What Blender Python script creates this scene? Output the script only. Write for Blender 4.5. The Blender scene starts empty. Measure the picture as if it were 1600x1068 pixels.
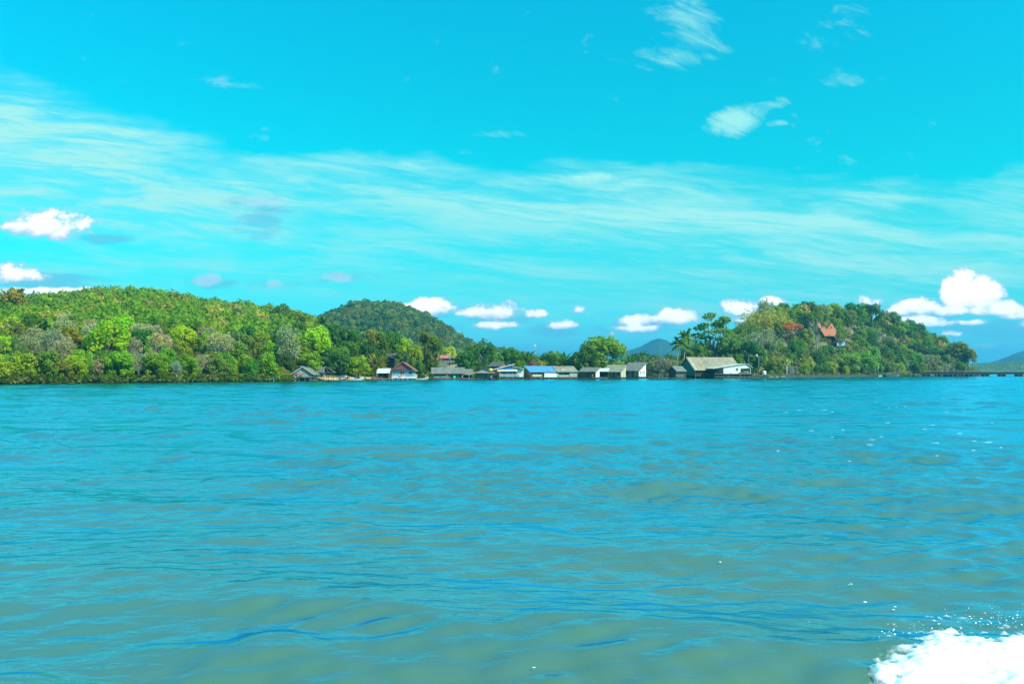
import bpy, bmesh, math, random
import numpy as np
from mathutils import Vector, Matrix

sc = bpy.context.scene
COL = sc.collection
PI = math.pi
R = math.radians
F, HC, CX, HY = 1386.0, 3.0, 800.0, 580.5      # focal length in photo pixels, eye height in metres
SUN = Vector((0.67, -0.48, 0.74)).normalized()
rng = np.random.default_rng(7)
random.seed(7)

def X(px, d): return (px - CX) / F * d
def Zp(py, d): return HC + (HY - py) / F * d
def P(px, py, d): return Vector((X(px, d), d, Zp(py, d)))

# ---------------------------------------------------------------- camera
cam_d = bpy.data.cameras.new('camera')
cam = bpy.data.objects.new('camera', cam_d); COL.objects.link(cam)
cam.location = (0, 0, HC); cam.rotation_euler = (PI/2, 0, 0)
cam_d.sensor_width = 36; cam_d.lens = 36*F/1600; cam_d.shift_y = 46.5/1600
cam_d.clip_start = 0.1; cam_d.clip_end = 60000
sc.camera = cam
sc.render.engine = 'CYCLES'
sc.view_settings.view_transform = 'Standard'
sc.view_settings.look = 'None'
sc.view_settings.exposure = 0.5
sc.view_settings.gamma = 1.0
cy = sc.cycles
cy.max_bounces = 8; cy.diffuse_bounces = 2; cy.glossy_bounces = 4; cy.transmission_bounces = 3
cy.volume_bounces = 0; cy.transparent_max_bounces = 8; cy.caustics_reflective = False; cy.caustics_refractive = False
cy.sample_clamp_indirect = 4.0; cy.use_denoising = True

# ---------------------------------------------------------------- node helpers
class NT:
    def __init__(s, nt): s.nt = nt
    def n(s, t, **kw):
        o = s.nt.nodes.new(t)
        for k, v in kw.items(): setattr(o, k, v)
        return o
    def set(s, sock, v):
        if isinstance(v, bpy.types.NodeSocket): s.nt.links.new(v, sock)
        elif v is not None:
            try: sock.default_value = v
            except Exception: sock.default_value = (*v, 1.0)[:len(sock.default_value)]
    def m(s, op, a, b=None, c=None, clamp=False):
        o = s.n('ShaderNodeMath', operation=op, use_clamp=clamp)
        s.set(o.inputs[0], a); s.set(o.inputs[1], b); s.set(o.inputs[2], c)
        return o.outputs[0]
    def vm(s, op, a, b=None):
        o = s.n('ShaderNodeVectorMath', operation=op)
        s.set(o.inputs[0], a); s.set(o.inputs[1], b)
        return o.outputs[0]
    def comb(s, x, y, z):
        o = s.n('ShaderNodeCombineXYZ')
        for i, v in enumerate((x, y, z)): s.set(o.inputs[i], v)
        return o.outputs[0]
    def sep(s, v):
        o = s.n('ShaderNodeSeparateXYZ'); s.set(o.inputs[0], v); return o.outputs
    def mix(s, f, a, b, blend='MIX'):
        o = s.n('ShaderNodeMix', data_type='RGBA', blend_type=blend)
        s.set(o.inputs['Factor'], f); s.set(o.inputs[6], a); s.set(o.inputs[7], b)
        return o.outputs[2]
    def noise(s, vec, scale, detail=3, rough=0.55, dist=0.0):
        o = s.n('ShaderNodeTexNoise'); s.set(o.inputs['Vector'], vec)
        o.inputs['Scale'].default_value = scale; o.inputs['Detail'].default_value = detail
        o.inputs['Roughness'].default_value = rough; o.inputs['Distortion'].default_value = dist
        return o.outputs[0]
    def ramp(s, f, stops, interp='LINEAR'):
        o = s.n('ShaderNodeValToRGB'); r = o.color_ramp; r.interpolation = interp
        while len(r.elements) < len(stops): r.elements.new(0.5)
        for e, (p, c) in zip(r.elements, stops):
            e.position = p; e.color = (*c, 1) if len(c) == 3 else c
        s.set(o.inputs[0], f); return o.outputs[0]
    def smooth(s, v, a, b):
        o = s.n('ShaderNodeMapRange', interpolation_type='SMOOTHSTEP')
        s.set(o.inputs[0], v); o.inputs[1].default_value = a; o.inputs[2].default_value = b
        return o.outputs[0]

# ---------------------------------------------------------------- world: sky with high cirrus and low cumulus
world = bpy.data.worlds.new('World'); sc.world = world; world.use_nodes = True
W = NT(world.node_tree)
bg = world.node_tree.nodes['Background']
sky = W.n('ShaderNodeTexSky', sky_type='NISHITA', sun_disc=False)
sky.sun_elevation = math.asin(SUN.z); sky.sun_rotation = math.atan2(SUN.x, SUN.y)
tc = W.n('ShaderNodeTexCoord')
dx, dy, dz = W.sep(tc.outputs['Generated'])
ay = W.m('MAXIMUM', W.m('ABSOLUTE', dy), 0.12)
u = W.m('DIVIDE', dx, ay); v = W.m('DIVIDE', dz, ay)
def S3(c): return tuple(min(1.0, t/3.0) for t in c)
tint = W.ramp(W.m('MULTIPLY', v, 2.0, clamp=True), [
    (0.00, S3((0.38, 1.80, 2.95))),
    (0.045, S3((0.38, 1.76, 2.66))),
    (0.12, S3((0.26, 1.78, 2.02))),
    (0.20, S3((0.12, 1.80, 1.68))),
    (0.30, S3((0.02, 2.00, 1.72))),
    (0.42, S3((0.00, 2.10, 1.78))),
    (0.62, S3((0.00, 2.20, 1.92))),
    (0.84, S3((0.00, 2.32, 2.18))),
    (1.00, S3((0.00, 2.34, 2.34)))])
base = W.mix(1.0, sky.outputs[0], tint, 'MULTIPLY')
base = W.vm('MULTIPLY', base, (0.3, 0.3, 0.3))
base = W.mix(W.smooth(v, 0.45, 0.8), base, W.vm('MAXIMUM', base, (0.0, 0.62, 0.88)))          # x3 (ramp scale) x0.1
# cirrus: noise stretched along the streaks, masked into the bands seen in the sky
uv = W.comb(u, v, 0.0)
warp = W.noise(W.vm('MULTIPLY', uv, (2.5, 6.0, 1)), 1.0, 3)
vw = W.m('ADD', W.m('ADD', v, W.m('MULTIPLY', u, 0.10)), W.m('MULTIPLY', W.m('SUBTRACT', warp, 0.5), 0.05))
c1 = W.noise(W.comb(W.m('MULTIPLY', u, 2.6), W.m('MULTIPLY', vw, 26.0), 3.1), 1.0, 8, 0.66, 0.5)
c2 = W.noise(W.comb(W.m('MULTIPLY', u, 10.0), W.m('MULTIPLY', vw, 85.0), 7.7), 1.0, 6, 0.68, 0.6)
streak = W.m('ADD', W.m('MULTIPLY', c1, 0.56), W.m('MULTIPLY', c2, 0.44))
cw1 = W.noise(W.comb(W.m('MULTIPLY', u, 3.0), W.m('MULTIPLY', v, 9.0), 5.5), 1.0, 5, 0.6)
cw2 = W.noise(W.comb(W.m('MULTIPLY', u, 2.4), W.m('MULTIPLY', v, 7.0), 8.8), 1.0, 5, 0.6)
u0, v0 = u, v
def blob(px, py, rx, ry, ang=0.0, soft=1.0):
    """soft elliptical region of the sky about a direction: 1 at the middle, 0 at the rim"""
    cu, cv = (px-CX)/F, (HY-py)/F
    a, b = W.m('SUBTRACT', u, cu), W.m('SUBTRACT', v, cv)
    ca, sa = math.cos(ang), math.sin(ang)
    ra = W.m('ADD', W.m('MULTIPLY', a, ca*F/rx), W.m('MULTIPLY', b, sa*F/rx))
    rb = W.m('ADD', W.m('MULTIPLY', a, -sa*F/ry), W.m('MULTIPLY', b, ca*F/ry))
    r2 = W.m('ADD', W.m('MULTIPLY', ra, ra), W.m('MULTIPLY', rb, rb))
    return W.m('SUBTRACT', 1.0, r2, clamp=True) if soft else (ra, rb, r2)
u = W.m('ADD', u0, W.m('MULTIPLY', W.m('SUBTRACT', cw1, 0.5), 0.42)); v = W.m('ADD', v0, W.m('MULTIPLY', W.m('SUBTRACT', cw2, 0.5), 0.15))
cm = None
for (px, py, rx, ry, ang, amp) in [
        (40, 262, 560, 120, -0.20, 1.1), (300, 330, 600, 75, -0.05, 0.55), (560, 292, 380, 44, -0.12, 0.55), (1060, 338, 640, 56, -0.03, 0.72),
        (100, 430, 700, 65, 0, 0.46), (1420, 400, 660, 95, 0, 0.62), (900, 400, 600, 70, 0, 0.46), (1600, 325, 160, 45, 0, 0.55),
        (1040, 270, 220, 26, -0.05, 0.38), (820, 470, 700, 16, 0, 0.20)]:
    t = W.m('MULTIPLY', W.smooth(blob(px, py, rx*1.12, ry*1.2, ang), 0.0, 1.0), amp)
    cm = t if cm is None else W.m('MAXIMUM', cm, t)
u, v = u0, v0
cmn = W.m('ADD', cm, W.m('MULTIPLY', W.m('SUBTRACT', c1, 0.5), W.m('MULTIPLY', W.smooth(cm, 0.0, 0.45), 0.9)), clamp=True)
cir = W.m('MULTIPLY', cmn, W.m('ADD', W.smooth(streak, 0.40, 0.61), 0.26))
# torn wisps higher up, finer and less stretched
w1 = W.noise(W.comb(W.m('MULTIPLY', u, 14.0), W.m('MULTIPLY', W.m('SUBTRACT', v, W.m('MULTIPLY', u, -0.35)), 34.0), 1.3), 1.0, 7, 0.68, 0.7)
wm = None
for (px, py, rx, ry, ang, amp) in [
        (1075, 45, 95, 55, -0.55, 0.75), (1050, 90, 110, 24, 0.0, 0.85), (1305, 55, 60, 75, -0.5, 0.38), (1315, 125, 45, 14, 0, 0.42),
        (1150, 190, 58, 30, 0.2, 1.3), (1205, 165, 75, 12, 0.3, 0.7), (1212, 193, 26, 8, 0.1, 0.8), (1190, 122, 50, 14, 0, 0.35),
        (360, 130, 70, 14, -0.1, 0.35), (780, 210, 60, 8, 0, 0.45), (1310, 250, 45, 12, -0.25, 0.5), (620, 255, 90, 9, -0.08, 0.40), (930, 278, 110, 12, -0.06, 0.55)]:
    t = W.m('MULTIPLY', blob(px, py, rx, ry, ang), amp)
    wm = t if wm is None else W.m('MAXIMUM', wm, t)
wis = W.m('MULTIPLY', W.smooth(W.m('ADD', w1, W.m('MULTIPLY', wm, 0.32)), 0.58, 0.98), W.smooth(wm, 0.0, 0.15))
wis = W.m('MULTIPLY', wis, 0.9)
col = W.mix(W.m('MINIMUM', W.m('ADD', cir, wis), 1.0), base, (0.43, 0.97, 0.90))
# cumulus: lumpy ellipses with flat, greyer bases
lump = W.noise(W.comb(W.m('MULTIPLY', u, 45.0), W.m('MULTIPLY', v, 60.0), 0.4), 1.0, 6, 0.62, 0.15)
big = W.noise(W.comb(W.m('MULTIPLY', u, 15.0), W.m('MULTIPLY', v, 22.0), 2.4), 1.0, 3, 0.5)
disp = W.m('ADD', W.m('MULTIPLY', W.m('SUBTRACT', lump, 0.5), 3.0), W.m('MULTIPLY', W.m('SUBTRACT', big, 0.5), 2.2))
dens, low, thin = None, None, None
CUM = [  # px, py, rx, ry, strength
    (80, 353, 88, 33, 1.0), (30, 352, 40, 18, .8), (30, 428, 62, 22, 1.0), (125, 456, 56, 10, 1.0), (45, 455, 60, 9, 1.0),
        (668, 482, 46, 18, 1.0), (640, 480, 25, 9, .9), (735, 489, 26, 11, .9), (780, 488, 42, 20, 1.0), (783, 508, 46, 9, 1.0), (837, 491, 24, 10, 1.0),
    (905, 484, 18, 9, .75), (925, 490, 18, 8, .6), (880, 508, 26, 11, .85), (975, 502, 32, 11, .9), (1000, 500, 40, 13, 1.0), (990, 512, 44, 10, .9),
    (1052, 496, 40, 17, 1.0), (1025, 498, 22, 9, .9), (1165, 485, 44, 19, 1.0), (1208, 472, 26, 13, 1.0), (1155, 500, 25, 8, .8), (1112, 488, 18, 7, .5),
    (1358, 471, 22, 17, 1.0), (1440, 482, 44, 17, 1.0), (1405, 487, 30, 10, .9), (1438, 502, 40, 16, 1.0),
    (1499, 458, 32, 44, 1.6), (1524, 467, 50, 36, 1.6), (1560, 482, 42, 17, 1.4), (1515, 484, 58, 13, 1.4), (1590, 491, 36, 13, .9), (1515, 504, 40, 7, .75), (1612, 506, 26, 9, .9),
    (1488, 522, 18, 6, .6), (1472, 488, 26, 10, 1.0), (1450, 506, 50, 8, .9)]
for (px, py, rx, ry, amp) in CUM:
    ra, rb, r2 = blob(px, py, rx, ry, 0, 0)
    rbb = W.m('MULTIPLY', rb, W.m('ADD', 1.0, W.m('MULTIPLY', W.m('LESS_THAN', rb, 0.0), 0.45)))      # flatter underside
    rr = W.m('ADD', W.m('MULTIPLY', ra, ra), W.m('MULTIPLY', rbb, rbb))
    t = W.m('MULTIPLY', W.m('SUBTRACT', 1.25, rr), amp)
    dens = t if dens is None else W.m('MAXIMUM', dens, t)
    lo = W.m('MULTIPLY', W.smooth(rb, 0.25, -0.75), W.m('GREATER_THAN', t, 0.0))
    low = lo if low is None else W.m('MAXIMUM', low, lo)
dd = W.m('ADD', dens, disp)
cmask = W.smooth(dd, 0.10, 0.72)
core = W.smooth(dd, 0.34, 1.05)
shade = W.m('MULTIPLY', low, W.m('SUBTRACT', 1.0, W.smooth(dd, 0.9, 1.5)))
ccol = W.mix(core, (0.50, 0.80, 0.98), (1.6, 1.6, 1.55))
ccol = W.mix(W.m('MULTIPLY', shade, 0.7), ccol, (0.42, 0.68, 0.90))
# faint lilac wisps of cumulus that have nearly dissolved
fm_ = None
for (px, py, rx, ry, amp) in [(412, 316, 62, 14, .75), (325, 437, 34, 14, .85), (428, 442, 24, 12, .6), (530, 433, 56, 10, .55), (1540, 540, 30, 8, .5), (700, 475, 20, 10, .5), (960, 470, 60, 8, .4), (1250, 460, 40, 8, .3)]:
    t = W.m('MULTIPLY', blob(px, py, rx, ry), amp)
    fm_ = t if fm_ is None else W.m('MAXIMUM', fm_, t)
faint = W.m('MULTIPLY', W.smooth(W.m('ADD', W.m('MULTIPLY', fm_, 1.1), W.m('MULTIPLY', disp, 0.55)), 0.30, 0.95), 0.62)
# greyish-blue scud below and beside the cumulus
scud = W.noise(W.comb(W.m('MULTIPLY', u, 16.0), W.m('MULTIPLY', v, 55.0), 9.4), 1.0, 6, 0.62, 0.3)
sm = None
for (px, py, rx, ry, amp) in [(80, 440, 110, 18, .75), (170, 372, 60, 14, .6), (400, 355, 50, 30, .7), (330, 440, 60, 14, .8), (430, 442, 60, 14, .7), (530, 433, 80, 12, .8), (180, 425, 50, 10, .5),
        (740, 500, 120, 30, .55), (900, 470, 60, 10, .5), (880, 515, 90, 16, .55), (1010, 510, 80, 16, .5), (1440, 497, 90, 30, .6), (1560, 515, 110, 22, .7), (410, 318, 90, 22, .5), (1540, 540, 90, 26, .4)]:
    t = W.m('MULTIPLY', blob(px, py, rx, ry), amp)
    sm = t if sm is None else W.m('MAXIMUM', sm, t)
sc_m = W.m('MULTIPLY', W.smooth(W.m('ADD', scud, W.m('MULTIPLY', sm, 0.35)), 0.52, 0.78), W.smooth(sm, 0, 0.4))
col = W.mix(W.m('MULTIPLY', sc_m, 0.55), col, (0.16, 0.52, 0.82))
col = W.mix(faint, col, (0.62, 0.80, 1.0))
col = W.mix(cmask, col, ccol)
W.set(bg.inputs[0], W.vm('MULTIPLY', col, (10, 10, 10)))
bg.inputs[1].default_value = 0.0715

sun_d = bpy.data.lights.new('sun', 'SUN'); sun_d.energy = 4.9; sun_d.angle = R(0.5); sun_d.color = (1.0, 0.93, 0.80)
sun = bpy.data.objects.new('sun', sun_d); COL.objects.link(sun)
sun.rotation_euler = SUN.to_track_quat('Z', 'Y').to_euler(); sun.location = (60, -40, 120)

# ---------------------------------------------------------------- object helpers
def tag(o, label=None, cat=None, group=None, kind=None):
    for k, val in (('label', label), ('category', cat), ('group', group), ('kind', kind)):
        if val: o[k] = val
    return o
def link(name, me, parent=None):
    o = bpy.data.objects.new(name, me); COL.objects.link(o)
    if parent: o.parent = parent
    return o
def empty(name, loc, rz=0.0):
    o = bpy.data.objects.new(name, None); COL.objects.link(o)
    o.location = loc; o.rotation_euler = (0, 0, rz); o.empty_display_size = 0.5
    return o
def mesh_np(name, verts, quads, mats, smooth=False, uvs=None):
    me = bpy.data.meshes.new(name)
    v = np.asarray(verts, np.float32); q = np.asarray(quads, np.int32)
    k = q.shape[1]
    me.vertices.add(len(v)); me.vertices.foreach_set('co', v.ravel())
    me.loops.add(q.size); me.loops.foreach_set('vertex_index', q.ravel())
    me.polygons.add(len(q)); me.polygons.foreach_set('loop_start', np.arange(0, q.size, k, dtype=np.int32))
    if smooth: me.polygons.foreach_set('use_smooth', np.ones(len(q), bool))
    me.update(calc_edges=True); me.validate()
    for m_ in (mats if isinstance(mats, (list, tuple)) else [mats]): me.materials.append(m_)
    return me
class MB:
    """collects boxes, bars, tubes and sheets, then links them as ONE mesh object"""
    def __init__(s): s.v = []; s.f = []
    def add(s, vs, fs):
        b = len(s.v); s.v += [tuple(p) for p in vs]; s.f += [tuple(i+b for i in f) for f in fs]; return s
    def box(s, x0, x1, y0, y1, z0, z1):
        return s.add([(x0,y0,z0),(x1,y0,z0),(x1,y1,z0),(x0,y1,z0),(x0,y0,z1),(x1,y0,z1),(x1,y1,z1),(x0,y1,z1)],
                     [(0,3,2,1),(4,5,6,7),(0,1,5,4),(1,2,6,5),(2,3,7,6),(3,0,4,7)])
    def slab(s, quad, t):
        """thick sheet: quad = 4 points (ccw from its outer side), t = thickness behind it"""
        a = [Vector(p) for p in quad]; n = (a[1]-a[0]).cross(a[2]-a[0]).normalized()*t
        k = len(a); b = [p-n for p in a]
        return s.add(a+b, [tuple(range(k)), tuple(range(2*k-1, k-1, -1))] + [(i, i+k, (i+1) % k + k, (i+1) % k) for i in range(k)])
    def tube(s, pts, rad, n=6, cap=True):
        pts = [Vector(p) for p in pts]
        rs = rad if isinstance(rad, (list, tuple)) else [rad]*len(pts)
        b = []; 
        for i, p in enumerate(pts):
            t = (pts[min(i+1, len(pts)-1)] - pts[max(i-1, 0)]).normalized()
            a = t.cross(Vector((0, 0, 1)) if abs(t.z) < 0.9 else Vector((1, 0, 0))).normalized(); c = t.cross(a)
            b += [p + (a*math.cos(2*PI*k/n) + c*math.sin(2*PI*k/n))*rs[i] for k in range(n)]
        fs = [(i*n+k, i*n+(k+1) % n, (i+1)*n+(k+1) % n, (i+1)*n+k) for i in range(len(pts)-1) for k in range(n)]
        if cap: fs += [tuple(range(n-1, -1, -1)), tuple(range((len(pts)-1)*n, len(pts)*n))]
        return s.add(b, fs)
    def bar(s, a, b, w, h=None):
        """square bar between two points"""
        a, b = Vector(a), Vector(b); t = (b-a).normalized(); h = h or w
        x = t.cross(Vector((0, 0, 1)) if abs(t.z) < 0.9 else Vector((0, 1, 0))).normalized(); y = t.cross(x)
        o = [x*w/2+y*h/2, -x*w/2+y*h/2, -x*w/2-y*h/2, x*w/2-y*h/2]
        return s.add([a+q for q in o]+[b+q for q in o], [(0,1,2,3),(7,6,5,4),(0,4,5,1),(1,5,6,2),(2,6,7,3),(3,7,4,0)])
    def lathe(s, prof, n=12, c=(0,0,0)):
        vs = [(c[0]+r*math.cos(2*PI*k/n), c[1]+r*math.sin(2*PI*k/n), c[2]+z) for r, z in prof for k in range(n)]
        fs = [(i*n+k, i*n+(k+1) % n, (i+1)*n+(k+1) % n, (i+1)*n+k) for i in range(len(prof)-1) for k in range(n)]
        fs += [tuple(range(n-1, -1, -1)), tuple(range((len(prof)-1)*n, len(prof)*n))]
        return s.add(vs, fs)
    def mesh(s, name, mat, smooth=False):
        me = bpy.data.meshes.new(name); me.from_pydata(s.v, [], s.f); me.materials.append(mat)
        bm = bmesh.new(); bm.from_mesh(me); bmesh.ops.recalc_face_normals(bm, faces=bm.faces); bm.to_mesh(me); bm.free()
        if smooth: me.polygons.foreach_set('use_smooth', [True]*len(me.polygons))
        me.update(); return me
    def build(s, name, mat, parent=None, smooth=False):
        return link(name, s.mesh(name, mat, smooth), parent)

# ---------------------------------------------------------------- materials
def mat_base(name):
    m = bpy.data.materials.new(name); m.use_nodes = True
    return m, NT(m.node_tree), m.node_tree.nodes['Principled BSDF']
_plain = {}
def plain(name, c, rough=0.7, var=0.25, scale=1.5, metal=0.0, streaks=False):
    """weathered paint, wood or metal: base colour with stains"""
    if name in _plain: return _plain[name]
    m, N, b = mat_base(name)
    t = N.n('ShaderNodeTexCoord').outputs['Object']
    if streaks: t = N.vm('MULTIPLY', t, (2.0, 2.0, 0.25))
    f = N.noise(t, scale, 4, 0.65)
    f2 = N.noise(t, scale*6, 3, 0.6)
    k = N.m('ADD', N.m('MULTIPLY', f, 0.7), N.m('MULTIPLY', f2, 0.3))
    dark = tuple(x*(1-var)*0.8 for x in c); lite = tuple(min(0.9, x*(1+var*0.45)) for x in c)
    N.set(b.inputs['Base Color'], N.ramp(k, [(0.32, dark), (0.66, lite)]))
    b.inputs['Roughness'].default_value = rough; b.inputs['Metallic'].default_value = metal
    _plain[name] = m; return m
# ================================================================ SETTING: water, land, hills
def interp(x, pts):
    a = np.array(pts, float); return np.interp(x, a[:, 0], a[:, 1])
SHORE = [(-600, 150), (-200, 190), (0, 216), (300, 252), (450, 276), (540, 305), (620, 330), (700, 345), (900, 362), (1040, 385), (1120, 415), (1200, 440), (1300, 500), (1380, 556), (1440, 594), (1500, 608), (1540, 618), (1600, 655)]
def shore(px): return interp(px, SHORE)
def vnoise(x, y, seed=0, octaves=4, pers=0.5):
    """smooth value noise on arrays"""
    r = np.random.default_rng(seed); tab = r.random(65536); out = 0; a = 1.0; tot = 0
    for o in range(octaves):
        xi = np.floor(x).astype(np.int64); yi = np.floor(y).astype(np.int64); fx = x-xi; fy = y-yi
        fx = fx*fx*(3-2*fx); fy = fy*fy*(3-2*fy)
        def h(i, j): return tab[((i*73856093) ^ (j*19349663) ^ (o*83492791)) & 65535]
        out = out + a*((h(xi, yi)*(1-fx)+h(xi+1, yi)*fx)*(1-fy)+(h(xi, yi+1)*(1-fx)+h(xi+1, yi+1)*fx)*fy)
        tot += a; a *= pers; x = x*2.03+17.1; y = y*2.03+5.3
    return out/tot - 0.5
def sstep(t): t = np.clip(t, 0, 1); return t*t*(3-2*t)

# crest lines of the hills, in photo pixels of what stands on them, with the height of the trees there taken off
L_SIL = [(-700, 507), (-300, 477), (-100, 473), (0, 477), (60, 471), (130, 466), (200, 461), (260, 467), (330, 479), (400, 488), (450, 494), (500, 512), (540, 535), (590, 567), (640, 592)]
R_SIL = [(1060, 590), (1110, 566), (1150, 532), (1185, 506), (1230, 494), (1290, 494), (1340, 500), (1390, 508), (1440, 526), (1480, 544), (1510, 560), (1535, 586)]
def land_h(px, d):
    """ground height on the near land, at photo column px and distance d"""
    s = shore(px); e = d - s
    vil = sstep((px-585)/20.0)*(1-sstep((px-1195)/15.0)); e = e - 9.0*vil
    base = np.where(e < 0, e*0.22, np.where(px < 560, 0.12 + 0.05*np.clip(e, 0, 14), 0.03 + 0.018*np.clip(e, 0, 14) + 0.03*np.clip(e-14, 0, 14)) + 0.012*np.clip(e-14, 0, 200))
    dl = 600.0
    hl = HC + (HY - interp(px, L_SIL))/F*dl - 6.0
    t = (e-6)/np.maximum(dl-s-6, 1)
    up = np.clip(t, 0, 1)**0.85; up = up*(1.12-0.12*up)
    dn = 1-sstep((d-dl)/260.0)
    h1 = np.maximum(hl, 0)*up*np.where(d > dl, dn, 1)
    rr = s + 95.0
    hr = HC + (HY - interp(px, R_SIL))/F*rr - 5.0
    h2 = np.where((px > 1050) & (px < 1540), np.maximum(hr, 0)*sstep((e-8)/88.0)*np.where(d > rr, 1-sstep((d-rr)/130.0), 1), 0)
    n = vnoise(px*0.035, d*0.03, 3)*np.clip((e-8)/40, 0, 1)*4.0
    nn = vnoise(px*0.25, d*0.22, 5)*np.clip(e/10+0.5, 0, 1)*(0.7-0.5*vil)
    end = np.clip((px-1535)/25, 0, 1)*6.0
    return base + np.maximum(h1, h2) + np.where(np.maximum(h1, h2) > 1, n, n*0.1) + nn - end
def land_at(px, d): return float(land_h(np.array([float(px)]), np.array([float(d)]))[0])

def m_ground():
    m, N, b = mat_base('soil_and_dry_grass')
    g = N.n('ShaderNodeNewGeometry').outputs['Position']
    z = N.sep(g)[2]
    n1 = N.noise(g, 0.12, 5, 0.6); n2 = N.noise(g, 0.9, 4, 0.6)
    earth = N.ramp(n2, [(0.35, (0.10, 0.065, 0.035)), (0.65, (0.26, 0.18, 0.10))])
    green = N.ramp(n2, [(0.35, (0.03, 0.06, 0.015)), (0.65, (0.09, 0.13, 0.03))])
    c = N.mix(N.smooth(n1, 0.40, 0.58), earth, green)
    sand = N.ramp(n2, [(0.3, (0.42, 0.27, 0.10)), (0.7, (0.58, 0.40, 0.18))])
    edge = N.m('ADD', z, N.m('MULTIPLY', N.m('SUBTRACT', n1, 0.5), 1.4))
    c = N.mix(N.smooth(edge, 1.25, 0.85), c, N.mix(N.smooth(N.sep(g)[0], -52, -42), N.mix(N.smooth(N.sep(g)[0], -76, -88), sand, N.mix(N.smooth(n1, 0.50, 0.62), (0.07, 0.055, 0.035), (0.15, 0.105, 0.05))), (0.055, 0.045, 0.032)))
    c = N.mix(N.smooth(z, 0.28, 0.08), c, (0.12, 0.08, 0.035))
    N.set(b.inputs['Base Color'], c); b.inputs['Roughness'].default_value = 0.95
    return m
M_GROUND = m_ground()
pxs = np.arange(-700, 1665, 6.0); 
es = np.concatenate([np.linspace(-14, 30, 45), np.linspace(33, 160, 60), np.linspace(168, 700, 70)])
PXg, Eg = np.meshgrid(pxs, es); Dg = shore(PXg) + Eg
Hg = land_h(PXg, Dg)
vv = np.stack([X(PXg, Dg), Dg, Hg], -1).reshape(-1, 3)
nc = len(pxs); nr = len(es)
ii = (np.arange(nr-1)[:, None]*nc + np.arange(nc-1)[None, :]).ravel()
qq = np.stack([ii, ii+1, ii+1+nc, ii+nc], 1)
tag(link('ground', mesh_np('ground', vv, qq, M_GROUND, True)), kind='structure')

# ---- water: one sheet from under the boat to the horizon, with real waves close by
def m_water():
    m, N, b = mat_base('sea_water')
    g = N.n('ShaderNodeNewGeometry').outputs['Position']
    n1 = N.noise(N.vm('MULTIPLY', g, (0.05, 0.11, 0.0)), 1.0, 3, 0.5)
    dif = N.n('ShaderNodeBsdfDiffuse'); glo = N.n('ShaderNodeBsdfGlossy'); fr = N.n('ShaderNodeFresnel'); mx = N.n('ShaderNodeMixShader')
    N.set(dif.inputs['Color'], N.ramp(n1, [(0.35, (0.056, 0.142, 0.104)), (0.66, (0.088, 0.147, 0.078))]))
    bump = N.n('ShaderNodeBump'); bump.inputs['Strength'].default_value = 1.0; bump.inputs['Distance'].default_value = 1.0
    a = N.noise(N.vm('MULTIPLY', g, (1.7, 3.6, 1.0)), 1.0, 3, 0.5, 0.4)
    c = N.noise(N.vm('MULTIPLY', g, (0.22, 0.42, 1.0)), 1.0, 3, 0.55, 0.3)
    d = N.noise(N.vm('MULTIPLY', g, (0.03, 0.075, 1.0)), 1.0, 3, 0.5, 0.3)
    hgt = N.m('ADD', N.m('ADD', N.m('MULTIPLY', a, 0.036), N.m('MULTIPLY', c, 0.05)), N.m('MULTIPLY', d, 0.08))
    N.set(bump.inputs['Height'], hgt)
    for s_ in (glo, fr): N.set(s_.inputs['Normal'], bump.outputs[0])
    glo.inputs['Color'].default_value = (0.09, 0.78, 1.0, 1); glo.inputs['Roughness'].default_value = 0.15
    fr.inputs['IOR'].default_value = 1.5
    N.set(mx.inputs[0], N.m('MULTIPLY', fr.outputs[0], 1.55, clamp=True))
    N.nt.links.new(dif.outputs[0], mx.inputs[1]); N.nt.links.new(glo.outputs[0], mx.inputs[2])
    N.nt.links.new(mx.outputs[0], N.nt.nodes['Material Output'].inputs[0])
    return m
ds_ = np.concatenate([HC/np.linspace(0.75, 0.36, 50, endpoint=False), HC/np.linspace(0.36, 0.0667, 560, endpoint=False), np.arange(45, 100, 0.36), np.arange(100, 300, 0.62), np.geomspace(300, 9800, 120)])
vs_ = HC/ds_
us_ = np.linspace(-1.05, 1.05, 820)
U, V = np.meshgrid(us_, vs_); D = HC/V; XX = U*D
rw = np.random.default_rng(11)
Zw = np.zeros_like(D)
row_sp = np.repeat(np.gradient(ds_)[:, None], len(us_), 1); col_sp = D*(2.1/820)
sx = np.zeros_like(D); sy = np.zeros_like(D)
amod = 0.6 + 2.6*np.clip(vnoise(XX*0.09, D*0.06, 21, 3)+0.08, 0, 1) + 2.2*np.clip(vnoise(XX*0.35, D*0.22, 22, 2)-0.02, 0, 1)
for k in range(72):
    lam = 0.45*(13.0/0.45)**(rw.random()) 
    th = R(-100 + rw.normal(0, 24)) if lam > 3 else R(-100 + rw.normal(0, 42))
    kx, ky = math.cos(th)*2*PI/lam, math.sin(th)*2*PI/lam
    a = 0.0042*lam**0.70*(0.6+0.8*rw.random())
    eff = np.maximum(row_sp*abs(math.sin(th)), col_sp*abs(math.cos(th)))
    fade = np.clip((lam/np.maximum(eff, 1e-6)-2.5)/3.0, 0, 1)
    ph = kx*XX + ky*D + rw.random()*6.28 + 0.9*np.sin(0.21*XX*(0.7+rw.random()) + 0.17*D + rw.random()*6)
    Zw += a*fade*(np.sin(ph) + 0.10*np.sin(2*ph+1.2))*np.where(lam < 5, amod, 1.0)
nc, nr = len(us_), len(vs_)
ii = (np.arange(nr-1)[:, None]*nc + np.arange(nc-1)[None, :]).ravel()
qq = np.stack([ii, ii+1, ii+1+nc, ii+nc], 1)
water = tag(link('water', mesh_np('water', np.stack([XX, D, Zw], -1).reshape(-1, 3), qq, m_water(), True)), kind='structure')
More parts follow.
